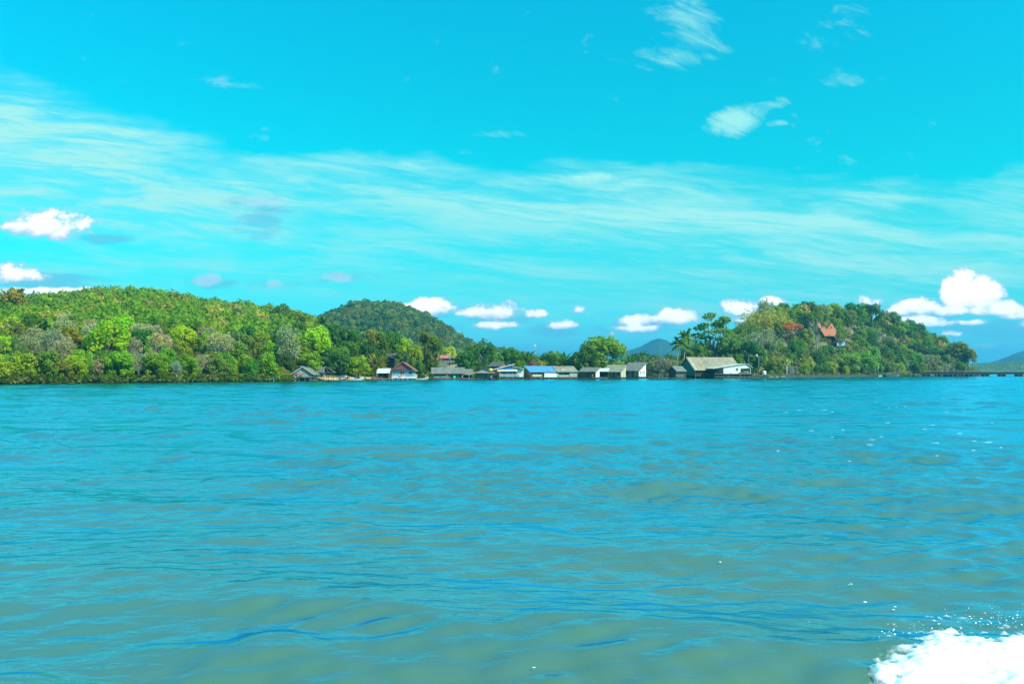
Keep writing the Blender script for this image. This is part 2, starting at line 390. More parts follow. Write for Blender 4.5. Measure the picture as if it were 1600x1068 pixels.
def wave_z(x, y):
    vq = HC/max(y, 4.0); r_ = np.argmin(abs(vs_-vq)); c_ = np.argmin(abs(us_-x/y)); return float(Zw[r_, c_])

# ---- far hills: canopy-covered slopes
def m_forest(name, a, bcol, sc1):
    m, N, b = mat_base(name)
    g = N.n('ShaderNodeNewGeometry').outputs['Position']
    n1 = N.noise(g, sc1, 4, 0.65); n2 = N.noise(g, sc1*0.12, 3, 0.5)
    N.set(b.inputs['Base Color'], N.ramp(N.m('ADD', N.m('MULTIPLY', n1, 0.7), N.m('MULTIPLY', n2, 0.3)), [(0.36, a), (0.64, bcol)]))
    b.inputs['Roughness'].default_value = 1.0; b.inputs['Specular IOR Level'].default_value = 0.1
    return m
def far_hill(name, sil, d0, depth, bump, cell, mat, seed, step=1.5, face=0.7):
    """a wooded slope: rises from the plain at d0 to its crest at d0+depth*face, then falls behind"""
    a = np.arange(sil[0][0], sil[-1][0]+.1, step); t = np.linspace(0, 1, 90)
    A, T = np.meshgrid(a, t); Dd = d0 + depth*T
    dc = d0 + depth*face
    top = np.maximum(HC + (HY - interp(A, sil))/F*dc, 0)
    prof = np.where(T < face, np.sin(np.clip(T/face, 0, 1)*PI/2)**0.9, np.cos(np.clip((T-face)/(1-face), 0, 1)*PI/2))
    x = X(A, Dd)
    k = 1.0/cell
    cells = np.abs(vnoise(x*k, Dd*k, seed, 3, 0.6))
    z = -2 + (top+2)*prof + vnoise(x/(cell*9), Dd/(cell*9), seed+1, 3)*top*0.16*np.clip(T*4, 0, 1) + bump*(0.5-2*cells)*np.clip(prof*3, 0, 1)
    nc, nr = len(a), len(t)
    ii = (np.arange(nr-1)[:, None]*nc + np.arange(nc-1)[None, :]).ravel()
    tag(link(name, mesh_np(name, np.stack([x, Dd, z], -1).reshape(-1, 3), np.stack([ii, ii+1, ii+1+nc, ii+nc], 1), mat, False)), kind='structure')
    return a, t*depth+d0, z
MF = m_forest('distant_canopy', (0.025, 0.06, 0.02), (0.085, 0.14, 0.04), 0.05)
M_SIL = [(440, 540), (480, 515), (508, 505), (530, 495), (550, 486), (575, 482), (605, 481), (625, 485), (650, 496), (680, 512), (710, 530), (740, 546), (780, 555), (830, 565), (900, 577), (960, 583)]
MFAR = m_forest('far_mountain_canopy', (0.012, 0.032, 0.02), (0.035, 0.065, 0.03), 0.03)
MID_HILL = far_hill('hill', M_SIL, 820, 520, 6.0, 9.0, MF, 31, 0.8)
far_hill('mountain', [(930, 572), (960, 557), (978, 552), (1000, 546), (1018, 537), (1030, 533), (1041, 535), (1055, 544), (1080, 550), (1130, 556), (1250, 572), (1330, 580)], 3600, 1300, 16, 26, MFAR, 33, 1.0)
far_hill('mountain', [(1480, 580), (1530, 574), (1545, 569), (1562, 564), (1580, 557), (1600, 551), (1640, 543), (1720, 528), (1850, 540), (1950, 575)], 3300, 1200, 14, 24, MFAR, 35, 1.0)
far_hill('hill', [(1380, 580), (1440, 570), (1500, 569), (1540, 569), (1590, 567), (1640, 564), (1800, 562), (1950, 570)], 1700, 420, 6, 10, MF, 37, 1.0)

# ---- the sea air between: one even, pale volume round everything
def m_haze():
    m = bpy.data.materials.new('sea_haze'); m.use_nodes = True
    nt = m.node_tree; nt.nodes.clear()
    o = nt.nodes.new('ShaderNodeOutputMaterial'); pv = nt.nodes.new('ShaderNodeVolumePrincipled')
    pv.inputs['Color'].default_value = (0.11, 0.60, 0.95, 1); pv.inputs['Density'].default_value = HAZE
    pv.inputs['Anisotropy'].default_value = 0.2
    nt.links.new(pv.outputs[0], o.inputs['Volume']); return m
HAZE = 0.00017
hz = MB(); hz.box(-14500, 14500, -150, 10500, -16.0, 225.0)
haze = tag(hz.build('haze', m_haze()), kind='stuff', label='thin blue sea haze over the bay', cat='haze')
# ================================================================ TREES
def m_leaf(name, dry=False):
    """one leaf material; each tree's own colour comes from the object, with patches of lighter and darker leaf"""
    m, N, b = mat_base(name)
    oi = N.n('ShaderNodeObjectInfo'); tcn = N.n('ShaderNodeTexCoord').outputs['Object']
    n = N.noise(tcn, 0.55, 3, 0.6)
    n2 = N.noise(N.n('ShaderNodeNewGeometry').outputs['Position'], 2.2, 2, 0.6)
    hsv = N.n('ShaderNodeHueSaturation')
    N.set(hsv.inputs['Color'], N.mix(1.0, oi.outputs['Color'], (1.6, 1.5, 1.12) if dry else (1.9, 1.75, 0.65), 'MULTIPLY'))
    N.set(hsv.inputs['Hue'], N.m('ADD', 0.478, N.m('MULTIPLY', n, 0.045)))
    N.set(hsv.inputs['Value'], N.m('ADD', 0.43, N.m('ADD', N.m('MULTIPLY', n, 0.75), N.m('MULTIPLY', n2, 0.4))))
    hsv.inputs['Saturation'].default_value = 1.0
    N.set(b.inputs['Base Color'], hsv.outputs[0])
    b.inputs['Roughness'].default_value = 0.55; b.inputs['Specular IOR Level'].default_value = 0.25
    tr = N.n('ShaderNodeBsdfTranslucent'); mx = N.n('ShaderNodeMixShader'); mx.inputs[0].default_value = 0.0 if dry else 0.5
    N.set(tr.inputs['Color'], N.mix(1.0, hsv.outputs[0], (1.0, 1.15, 0.45), 'MULTIPLY'))
    nt = m.node_tree; out = nt.nodes['Material Output']
    nt.links.new(b.outputs[0], mx.inputs[1]); nt.links.new(tr.outputs[0], mx.inputs[2]); nt.links.new(mx.outputs[0], out.inputs[0])
    return m
M_LEAF = m_leaf('leaves'); M_TWIG = m_leaf('dry_twigs', True)
M_BARK = plain('bark', (0.16, 0.12, 0.085), 0.9, 0.4, 2.0, streaks=True)
M_PALEBARK = plain('pale_bark', (0.36, 0.31, 0.25), 0.9, 0.3, 2.0, streaks=True)

def quads_at(c, nrm, size, r, stretch=1.0, axis=None):
    """leaf-clump faces: centres c, facing nrm, given sizes; returns verts (4n,3)"""
    n = len(c); a = r.normal(size=(n, 3)) if axis is None else axis + r.normal(size=(n, 3))*0.12
    t = np.cross(nrm, a); t /= np.linalg.norm(t, axis=1, keepdims=True)+1e-9
    b = np.cross(nrm, t); s = size[:, None]
    if axis is not None: t, b = b, t
    v = np.stack([c - t*s*stretch, c - b*s, c + t*s*stretch, c + b*s], 1)      # diamonds read as leaf sprays
    v += (nrm[:, None, :]*s[:, None]*np.array([0.25, 0, 0.25, 0])[None, :, None])
    return v.reshape(-1, 3)
def unit(a): return a/(np.linalg.norm(a, axis=1, keepdims=True)+1e-9)
def lobe_leaves(lobes, per_area, leaf, r, jit=0.55, up=0.25, flat=1.0):
    """leaves spread over the shells of many lobes (cx,cy,cz,rad) so that light and dark clumps form"""
    V = []
    for (x, y, z, rad) in lobes:
        n = max(12, int(per_area*rad*rad))
        d = unit(r.normal(size=(n, 3)) + np.array([0, 0, up]))
        rr = rad*(0.55+0.5*r.random(n)**0.6)
        c = np.array([x, y, z]) + d*rr[:, None]*np.array([1, 1, flat])
        nr = unit(d + r.normal(size=(n, 3))*jit + np.array([0, 0, 0.35]))
        V.append(quads_at(c, nr, leaf*(0.6+0.8*r.random(n)), r))
    return np.concatenate(V)
def leaf_mesh(name, V, mat):
    n = len(V)//4
    return mesh_np(name, V, np.arange(4*n).reshape(n, 4), mat)
def crown_lobes(r, n, rx, rz, zc, lr, shell=0.75, bottom=-0.75):
    L = []; k = 0
    while len(L) < n and k < 4000:
        k += 1
        d = r.normal(size=3); d /= np.linalg.norm(d)
        if d[2] < bottom: continue
        q = shell + (1-shell)*r.random() if r.random() < 0.82 else r.random()*0.6
        p = d*q
        L.append((p[0]*rx, p[1]*rx, zc + p[2]*rz, lr*(0.65+0.7*r.random())))
    return L
def limbs_mesh(name, r, lobes, z0, trunk_r, mat, k=9, lean=0.0, pale=False, top=None, nseg=5):
    m = MB(); top = top or np.mean([l[2] for l in lobes])
    cen = np.mean(np.array([l[:2] for l in lobes]), 0)
    pts = [Vector((cen[0]*lean*(i/4)**2 + 0.12*math.sin(i*2.1)*(i > 0), cen[1]*lean*(i/4)**2, top*i/4.0)) for i in range(5)]
    pts[0].z = -1.2
    m.tube(pts, [trunk_r*1.35, trunk_r, trunk_r*0.82, trunk_r*0.6, trunk_r*0.35], 7)
    sel = sorted(range(len(lobes)), key=lambda i: r.random())[:k]
    for i in sel:
        x, y, z, rad = lobes[i]
        a = pts[1].lerp(pts[3], 0.15+0.75*r.random()); b_ = Vector((x, y, z))
        mid = a.lerp(b_, 0.5) + Vector((r.normal()*0.3, r.normal()*0.3, 0.35))
        m.tube([a, mid, b_], [trunk_r*0.45, trunk_r*0.28, trunk_r*0.12], 5)
    return m.mesh(name, mat, True)
PROTO = {}     # kind -> list of (crown mesh, trunk mesh, natural height, natural crown width)
def reg(kind, crown, trunk, h, w): PROTO.setdefault(kind, []).append((crown, trunk, h, w))
def make_protos():
    for i in range(4):        # broad bushy forest tree, foliage almost to the ground
        r = np.random.default_rng(100+i)
        L = crown_lobes(r, 40, 3.3, 4.0, 5.6, 1.15, 0.72, -0.95)
        reg('bushy', leaf_mesh('crown', lobe_leaves(L, 52, 0.26, r), M_LEAF), limbs_mesh('trunk', r, L, 0, 0.22, M_BARK), 10.4, 8.0)
    for i in range(3):        # round-headed tree on a clear trunk
        r = np.random.default_rng(120+i)
        L = crown_lobes(r, 36, 3.2, 2.7, 7.0, 1.1, 0.75, -0.7)
        reg('round', leaf_mesh('crown', lobe_leaves(L, 55, 0.25, r), M_LEAF), limbs_mesh('trunk', r, L, 0, 0.26, M_BARK, 12), 10.3, 7.8)
    for i in range(3):        # tall emergent forest tree, open crown with windows
        r = np.random.default_rng(140+i)
        L = crown_lobes(r, 26, 2.7, 3.3, 8.6, 0.95, 0.8, -0.8)
        reg('tall', leaf_mesh('crown', lobe_leaves(L, 46, 0.24, r), M_LEAF), limbs_mesh('trunk', r, L, 0, 0.22, M_PALEBARK, 14), 12.4, 6.8)
    for i in range(2):        # rain tree: layered flat pads
        r = np.random.default_rng(160+i); L = []
        for k in range(30):
            z = 3.4 + 6.4*(k/29.0); rad = 3.6*math.sqrt(max(0.10, 1-((z-5.3)/5.4)**2))
            a = r.random()*6.28; q = rad*(0.35+0.7*r.random())
            L.append((math.cos(a)*q, math.sin(a)*q, z, 1.15))
        reg('layered', leaf_mesh('crown', lobe_leaves(L, 40, 0.24, r, 0.4, 0.5, 0.33), M_LEAF), limbs_mesh('trunk', r, L, 0, 0.24, M_BARK, 20), 10.2, 8.4)
    for i in range(3):        # bare deciduous tree: branches in a mist of twigs
        r = np.random.default_rng(180+i)
        L = crown_lobes(r, 30, 2.8, 3.6, 6.4, 1.0, 0.7, -0.8)
        V = []
        for (x, y, z, rad) in L:
            n = 60; d = unit(r.normal(size=(n, 3)) + np.array([x*0.25, y*0.25, 0.5]))
            c = np.array([x, y, z]) + d*(rad*r.random(n)**0.5)[:, None]
            V.append(quads_at(c, unit(np.cross(d, r.normal(size=(n, 3)))), np.full(n, 0.07), r, 6.0, d))
        reg('bare', leaf_mesh('crown', np.concatenate(V), M_TWIG), limbs_mesh('trunk', r, L, 0, 0.20, M_PALEBARK, 26), 10.6, 7.4)
    for i in range(2):        # feathery casuarina / bamboo-like drooping plumes
        r = np.random.default_rng(200+i); V = []; m = MB(); L = []
        for k in range(34):
            a = r.random()*6.28; z0 = 1.5+8.6*r.random(); q = (0.5+1.7*(1-((z0-5)/6.5)**2))*(0.5+0.6*r.random())
            n = 55; t = r.random(n)
            tip = np.array([math.cos(a)*q, math.sin(a)*q, z0])
            base = np.array([0, 0, z0-1.2])
            c = base + (tip-base)*t[:, None] + np.stack([r.normal(size=n)*0.35, r.normal(size=n)*0.35, 0.9*np.sin(t*3)-0.2+r.normal(size=n)*0.3], 1)
            ax = np.tile(np.array([math.cos(a)*0.4, math.sin(a)*0.4, -0.6]), (n, 1))
            V.append(quads_at(c, unit(r.normal(size=(n, 3))+np.array([0, 0, .3])), 0.13*(0.7+0.6*r.random(n)), r, 3.2, ax))
            if k % 2 == 0: m.tube([base, (base+tip)/2+np.array([0, 0, .4]), tip], [0.07, 0.05, 0.02], 4)
        m.tube([(0, 0, -1), (0.1, 0, 4), (0, 0.1, 9.6)], [0.2, 0.15, 0.05], 6)
        reg('feathery', leaf_mesh('crown', np.concatenate(V), M_LEAF), m.mesh('trunk', M_BARK, True), 11.0, 4.6)
    for i in range(2):        # clump of bamboo: many arching culms
        r = np.random.default_rng(220+i); V = []; m = MB()
        for k in range(40):
            a = r.random()*6.28; h = 7+3.8*r.random(); q = 0.6+2.4*r.random()
            pts = [Vector((math.cos(a)*q*t*t + math.cos(a)*0.4, math.sin(a)*q*t*t + math.sin(a)*0.4, h*(t - 0.12*t**4))) for t in (0, .3, .55, .8, 1)]
            pts[0].z = -0.8
            m.tube(pts, [0.05, 0.045, 0.04, 0.03, 0.01], 4)
            n = 70; t = 0.3+0.7*r.random(n)
            c = np.stack([np.cos(a)*(q*t*t+.4), np.sin(a)*(q*t*t+.4), h*(t-0.12*t**4)], 1) + r.normal(size=(n, 3))*0.38
            ax = np.tile(np.array([math.cos(a)*0.6, math.sin(a)*0.6, -0.3]), (n, 1))
            V.append(quads_at(c, unit(r.normal(size=(n, 3))), 0.085*(0.7+0.6*r.random(n)), r, 3.6, ax))
        reg('bamboo', leaf_mesh('crown', np.concatenate(V), M_LEAF), m.mesh('trunk', M_PALEBARK, True), 10.2, 6.6)
    for i in range(3):        # shrub or mangrove bush
        r = np.random.default_rng(240+i)
        L = [(x, y, max(0.5, z), q) for x, y, z, q in crown_lobes(r, 22, 1.9, 1.7, 1.7, 0.75, 0.7, -0.6)]
        reg('shrub', leaf_mesh('crown', lobe_leaves(L, 60, 0.19, r), M_LEAF), limbs_mesh('trunk', r, L, 0, 0.10, M_BARK, 8), 3.8, 4.9)
    for i in range(2):        # spreading flowering tree: flat-topped umbrella on forking stems
        r = np.random.default_rng(260+i); L = []
        for k in range(30):
            a = r.random()*6.28; q = 3.9*math.sqrt(r.random())
            L.append((math.cos(a)*q, math.sin(a)*q, 7.0+1.3*(1-(q/4)**2)+r.normal()*0.3, 0.85))
        reg('umbrella', leaf_mesh('crown', lobe_leaves(L, 46, 0.22, r, 0.5, 0.4, 0.5), M_LEAF), limbs_mesh('trunk', r, L, 0, 0.20, M_PALEBARK, 22, top=5.0), 8.9, 9.2)
    def frond(V, m, a, base, L, rise, droop, r, wid=0.5, n=26):
        ca, sa = math.cos(a), math.sin(a)
        def at_(t): return np.array([ca*L*t*math.cos(rise*(1-0.2*t)), sa*L*t*math.cos(rise*(1-0.2*t)), L*(t*math.sin(rise) - droop*t*t)]) + base
        m.tube([at_(t) for t in (0, .25, .5, .75, 1)], [0.045, 0.04, 0.03, 0.02, 0.008], 4)
        side = np.array([-sa, ca, 0.0])
        for k in range(n):
            t = 0.12 + 0.86*k/n; p = at_(t); dirn = at_(min(1, t+.05))-p; dirn /= np.linalg.norm(dirn)+1e-9
            w = wid*math.sin(PI*min(1, 0.15+t*0.85))**0.7
            for s_ in (-1, 1):
                tip = p + side*s_*w + dirn*w*0.55 + np.array([0, 0, -w*0.55])
                e = dirn*0.10
                V += [p-e, p+e, tip+e*0.4, tip-e*0.4]
    for i in range(3):        # coconut palm: tall bent stem, drooping feather fronds
        r = np.random.default_rng(280+i); V = []; m = MB(); mt = MB()
        bend = 0.9*(i-1)
        tp = [Vector((bend*t*t, 0.3*math.sin(t*2), 9.2*t - (0.8 if t == 0 else 0))) for t in (0, .2, .45, .7, 1)]
        mt.tube(tp, [0.26, 0.17, 0.14, 0.13, 0.14], 8)
        top = np.array(tp[-1])
        for k in range(26):
            ri = 1.25-1.75*(k/26.0)+r.normal()*0.1
            frond(V, m, k*2.4+r.normal()*0.2, top, 3.1+0.5*r.random(), ri, 0.30+0.16*r.random(), r, 0.62)
        me = leaf_mesh('crown', np.array(V), M_LEAF)
        reg('coconut', me, mt.mesh('trunk', M_PALEBARK, True), 11.6, 6.6)
    for i in range(2):        # sago or sugar palm: stiff upswept fronds on a short stout stem
        r = np.random.default_rng(300+i); V = []; m = MB(); mt = MB()
        mt.tube([(0, 0, -0.8), (0, 0, 2.0), (0.1, 0, 4.0)], [0.4, 0.33, 0.28], 8)
        for k in range(30):
            frond(V, m, k*2.4+r.normal()*0.25, np.array([0.1, 0, 3.9]), 4.6+1.0*r.random(), 1.35-1.35*(k/30.0)+r.normal()*0.08, 0.16, r, 0.6, 30)
        reg('sago', leaf_mesh('crown', np.array(V), M_LEAF), mt.mesh('trunk', M_BARK, True), 9.4, 8.2)
make_protos()

LIME = (0.19, 0.29, 0.010); YEL = (0.22, 0.27, 0.02); MID = (0.085, 0.17, 0.022); DEEP = (0.045, 0.12, 0.026); OLIVE = (0.10, 0.145, 0.03)
TEAL = (0.03, 0.10, 0.03); GREY = (0.215, 0.21, 0.125); TAN = (0.30, 0.24, 0.09); ASH = (0.19, 0.19, 0.13); ORANGE = (0.30, 0.105, 0.055); PINK = (0.18, 0.075, 0.2)
tree_r = np.random.default_rng(77)
N_TREE = [0]
def tree(kind, px, d, h, w, colr, label, group=None, cat='tree', name='tree', z=None, var=None, jit=0.12, rz=None):
    """one tree: an Empty at its foot with a trunk and a crown"""
    pr = PROTO[kind]; cr, tk, ph, pw = pr[int(tree_r.integers(len(pr))) if var is None else var % len(pr)]
    if z is None: z = land_at(px, d)
    e = empty(name, (X(px, d), d, z), tree_r.random()*6.28 if rz is None else rz)
    tag(e, label, cat, group)
    s = Vector((w/pw, w/pw, h/ph))
    j = 1 + tree_r.normal(size=3)*jit
    for nm, me in (('crown', cr), ('trunk', tk)):
        o = link(nm, me, e); o.scale = s
        if nm == 'crown': o.color = (max(0.005, colr[0]*j[0]*j[2]), max(0.005, colr[1]*j[2]), max(0.004, colr[2]*j[1]*j[2]), 1)
    N_TREE[0] += 1
    return e
def tree_px(kind, px, top, base, wpx, d, colr, label, **kw):
    """a tree measured in the photograph: column, top and foot rows, crown width, distance"""
    z = Zp(base, d) if base is not None else land_at(px, d)
    h = Zp(top, d) - z
    return tree(kind, px, d, h, wpx*d/F, colr, label, z=z, **kw)
# ---------------------------------------------------------------- trees one can point to
def T(kind, px, top, base, wpx, e, colr, label, **kw):
    return tree_px(kind, px, top, base, wpx, float(shore(px))+e, colr, label, **kw)
GV = 'trees around the fishing village'
GL = 'trees on the left hillside'
GR = 'trees on the right headland'
T('round', 18, 450, None, 44, 150, (0.16, 0.17, 0.08), 'greyish round-headed tree standing above the crest at the far left edge', group=GL)
T('tall', 45, 488, None, 48, 70, MID, 'mid green round tree with a slim pale trunk on the slope below the crest palm', group=GL)
T('round', 166, 501, 592, 70, 18, LIME, 'big bright lime green tree by the shore, largest lime crown on the left hill', group=GL, var=0)
T('bushy', 128, 545, 594, 46, 10, (0.17, 0.25, 0.015), 'yellowish green bushy tree just left of the big lime tree', group=GL)
T('round', 105, 512, None, 50, 40, (0.20, 0.20, 0.04), 'mustard tinted open tree left of the big lime tree, grey branches below', group=GL)
T('bare', 451, 500, 592, 48, 10, GREY, 'tall bare grey tree with a white trunk left of the weathered gabled hut', group=GV, var=0)
T('round', 493, 511, 580, 48, 22, LIME, 'bright lime green tree rising behind the two weathered stilt huts', group=GV, var=1)
T('bushy', 486, 548, 590, 40, 14, (0.15, 0.22, 0.015), 'yellow green low tree directly behind the weathered gabled hut', group=GV)
T('round', 443, 475, 530, 42, 190, (0.09, 0.13, 0.05), 'dark greyish domed tree at the right end of the left hill crest', group=GL)
T('round', 467, 487, 535, 40, 160, (0.14, 0.21, 0.02), 'yellow green tree below the dark domed tree on the crest end', group=GL)
T('bushy', 524, 506, 590, 54, 60, DEEP, 'dark green bushy tree between the lime tree and the far hill', group=GV)
T('bushy', 548, 511, 590, 50, 52, (0.05, 0.12, 0.03), 'dense deep green tree in front of the left foot of the far hill', group=GV)
T('bushy', 521, 548, 592, 58, 16, TEAL, 'very dark broad tree right behind the open pavilion hut', group=GV)
T('bushy', 560, 554, 591, 42, 10, (0.17, 0.25, 0.012), 'yellow green rounded tree over the sandy beach, left of the white shed', group=GV)
T('feathery', 583, 512, 588, 34, 42, OLIVE, 'feathery olive tree above the palm with hanging dead fronds', group=GV)
T('feathery', 600, 516, 588, 30, 36, (0.09, 0.15, 0.03), 'feathery green tree behind the white roofed shed', group=GV)
T('round', 614, 518, 588, 34, 40, DEEP, 'dark round tree behind the red roofed house, left of the lime one', group=GV)
T('tall', 634, 526, 586, 34, 24, LIME, 'bright yellow-lime tree straight above the red roof', group=GV)
T('bushy', 650, 538, 588, 24, 20, (0.19, 0.23, 0.02), 'yellowish narrow tree over the right end of the red roof', group=GV)
T('feathery', 664, 515, 588, 32, 22, OLIVE, 'tall feathery olive casuarina right of the red roofed house', group=GV, var=0)
T('feathery', 681, 522, 588, 30, 20, (0.10, 0.14, 0.04), 'feathery casuarina left of the pinkish red roof', group=GV, var=1)
T('bushy', 655, 562, 592, 20, 10, MID, 'small green tree beside the right porch of the blue walled house', group=GV)
T('round', 703, 540, 585, 28, 95, YEL, 'yellow edged round tree behind the street lamp', group=GV)
T('bushy', 728, 547, 590, 36, 16, (0.055, 0.14, 0.03), 'pale trunked green tree above the right end of the long grey house', group=GV, var=2)
T('tall', 755, 529, 590, 42, 30, DEEP, 'tall dark tree behind the small grey hut', group=GV)
T('bushy', 737, 538, 590, 34, 44, (0.05, 0.11, 0.025), 'dark green tree left of the tall dark tree behind the grey hut', group=GV)
T('bushy', 776, 552, 590, 26, 26, MID, 'light green bushy tree left of the white and blue house roof', group=GV)
T('round', 800, 543, 585, 36, 34, DEEP, 'dark round tree behind the white house with the blue gable', group=GV)
T('bushy', 812, 562, 590, 24, 18, (0.10, 0.18, 0.02), 'low leafy tree behind the raised white roof', group=GV)
T('bushy', 858, 548, 590, 34, 32, DEEP, 'dark rounded tree behind the sky-blue roof', group=GV)
T('tall', 868, 546, 588, 24, 44, (0.12, 0.2, 0.02), 'pale green tree between the dark rounded tree and the stiff palm', group=GV)
T('bushy', 893, 556, 590, 24, 28, (0.07, 0.13, 0.04), 'greyish green tree left of the great yellow-green tree', group=GV)
T('bushy', 942, 523, 590, 74, 30, (0.16, 0.21, 0.025), 'great yellow-green tree towering behind the middle houses', group=GV, var=0)
T('bushy', 916, 536, 590, 46, 22, (0.07, 0.13, 0.03), 'darker green tree leaning on the left of the great yellow-green tree', group=GV, var=1)
T('bare', 1030, 556, 591, 44, 12, ASH, 'bare grey leafless tree beside the blue-covered boat', group=GV, var=1)
T('bare', 1048, 560, 590, 30, 22, ASH, 'smaller bare grey tree left of the little grey roofed hut', group=GV, var=2)
T('layered', 1114, 490, 588, 74, 34, (0.07, 0.15, 0.03), 'tall layered rain tree behind the big shed roof', group=GR, var=0)
T('bushy', 1085, 535, 588, 46, 40, MID, 'bushy green tree between the two coconut palms and the rain tree', group=GR)
T('bushy', 1140, 528, 590, 50, 34, (0.08, 0.14, 0.025), 'olive green bushy tree right of the layered rain tree', group=GR)
T('bamboo', 1152, 512, 588, 56, 46, (0.13, 0.16, 0.04), 'feathery olive bamboo clump above the big shed ridge', group=GR)
T('bushy', 1172, 532, 590, 46, 18, TEAL, 'dark teal tree behind the right end of the big shed', group=GR)
T('bare', 1178, 518, 575, 40, 46, GREY, 'bare grey tree on the slope left of the orange-flowered tree', group=GR)
T('bare', 1200, 512, 570, 36, 50, GREY, 'pale leafless tree between the tan bamboo and the utility pole', group=GR)
T('bamboo', 1188, 476, 545, 60, 75, TAN, 'tall tan bamboo clump on the left shoulder of the headland', group=GR, var=0)
T('bamboo', 1216, 477, 545, 50, 80, (0.26, 0.23, 0.09), 'yellowish bamboo clump on the headland crest right of the tan one', group=GR, var=1)
T('bamboo', 1168, 497, 552, 44, 66, OLIVE, 'lower olive bamboo clump beside the tan bamboo', group=GR)
T('bare', 1196, 462, 530, 34, 84, GREY, 'spindly bare branches sticking out above the bamboo', group=GR)
T('umbrella', 1231, 504, 552, 52, 58, ORANGE, 'flat-topped tree covered in orange-red flowers on the headland', group=GR, var=0)
T('umbrella', 1276, 486, 545, 50, 46, (0.13, 0.2, 0.02), 'broad flat yellow-green tree in front of the orange roofed hillside house', group=GR, var=1)
T('tall', 1313, 508, None, 18, 40, (0.10, 0.17, 0.03), 'small green tree standing at the right end of the orange tiled roof', group=GR)
T('tall', 1262, 469, 520, 46, 92, (0.06, 0.10, 0.04), 'dark emergent tree on the crest above the broad yellow-green tree', group=GR)
T('tall', 1292, 474, 525, 38, 96, (0.07, 0.11, 0.04), 'greyish crest tree above the orange house roof', group=GR)
T('tall', 1336, 471, 525, 48, 90, DEEP, 'dark emergent tree with a pale forked trunk on the headland top', group=GR)
T('round', 1240, 482, 530, 40, 84, MID, 'mid green rounded tree above the orange-flowered tree', group=GR)
T('round', 1362, 474, 525, 38, 96, (0.05, 0.10, 0.03), 'dark rounded tree at the highest point of the headland', group=GR)
T('tall', 1420, 498, 540, 26, 90, DEEP, 'small dark tree jutting from the right slope skyline of the headland', group=GR)
T('bushy', 1347, 548, 585, 52, 14, (0.14, 0.23, 0.02), 'lime edged bushy tree low on the headland shore', group=GR)
T('bushy', 1322, 552, 586, 46, 12, (0.11, 0.2, 0.02), 'green bushy tree on the shore left of the lime edged one', group=GR)
T('round', 1498, 536, 580, 40, 20, (0.09, 0.14, 0.05), 'grey green tree at the right tip of the headland', group=GR)
T('round', 1513, 546, 581, 26, 14, (0.10, 0.15, 0.06), 'last small pale tree where the headland meets the bridge', group=GR)
# palms, shrubs
GP = 'palms among the houses'
def PALM(kind, px, top, base, w, e, c, label, **kw): return T(kind, px, top, base, w, e, c, label, cat='palm tree', name='palm_tree', **kw)
PALM('coconut', 34, 447, None, 22, 148, (0.11, 0.13, 0.04), 'slender palm on the skyline at the far left edge', group='palms on the left hill')
PALM('coconut', 478, 489, 540, 26, 170, (0.10, 0.13, 0.04), 'palm on the skyline right of the dark domed tree', group='palms on the left hill')
PALM('coconut', 503, 492, 545, 32, 150, (0.06, 0.11, 0.03), 'palm beside the left foot of the far hill', group='palms on the left hill')
PALM('sago', 588, 543, 590, 36, 16, (0.14, 0.15, 0.04), 'palm with yellowish hanging fronds left of the white shed', group=GP)
PALM('sago', 821, 540, 585, 44, 32, (0.045, 0.10, 0.03), 'stiff dark fan-shaped palm left of the thin far mast', group=GP)
PALM('sago', 881, 543, 586, 44, 34, (0.05, 0.12, 0.03), 'stiff fan-shaped palm right of the dark tree behind the sky-blue roof', group=GP)
PALM('sago', 985, 547, 588, 30, 40, (0.05, 0.12, 0.035), 'small palm between the great yellow-green tree and the distant mountain', group=GP)
PALM('coconut', 1057, 522, 588, 32, 30, (0.075, 0.12, 0.03), 'shorter of the two coconut palms left of the rain tree', group=GP, var=0)
PALM('coconut', 1069, 510, 588, 32, 36, (0.10, 0.14, 0.035), 'taller of the two coconut palms left of the rain tree', group=GP, var=2)
PALM('coconut', 687, 533, 585, 16, 110, (0.08, 0.13, 0.03), 'tiny palm seen against the far hill left of the yellow edged tree', group=GP)
def SHRUB(px, top, base, w, e, c, label, **kw): return T('shrub', px, top, base, w, e, c, label, cat='shrub', name='shrub', **kw)
SHRUB(832, 561, 580, 15, 24, PINK, 'pink flowering bush behind the sky-blue roof')
SHRUB(845, 563, 582, 18, 26, (0.26, 0.2, 0.08), 'tan dry bush beside the pink flowering bush')
SHRUB(906, 582, 591, 14, 6, (0.10, 0.17, 0.03), 'small green bush between two grey roofed houses')
SHRUB(670, 585, 592, 16, 4, (0.11, 0.2, 0.03), 'low green bush between the blue walled house and long grey house')
SHRUB(1206, 578, 589, 14, 6, (0.10, 0.19, 0.03), 'small round green bush right of the white water tank')
SHRUB(1218, 578, 589, 14, 7, (0.15, 0.16, 0.07), 'greyish bush left of the bent lamp pole')
SHRUB(425, 570, 592, 44, 6, (0.13, 0.21, 0.02), 'lime green bush hanging over the sand beside the water posts')
SHRUB(440, 574, 592, 30, 5, (0.22, 0.2, 0.08), 'dry tan bush between lime bush and weathered gabled hut')

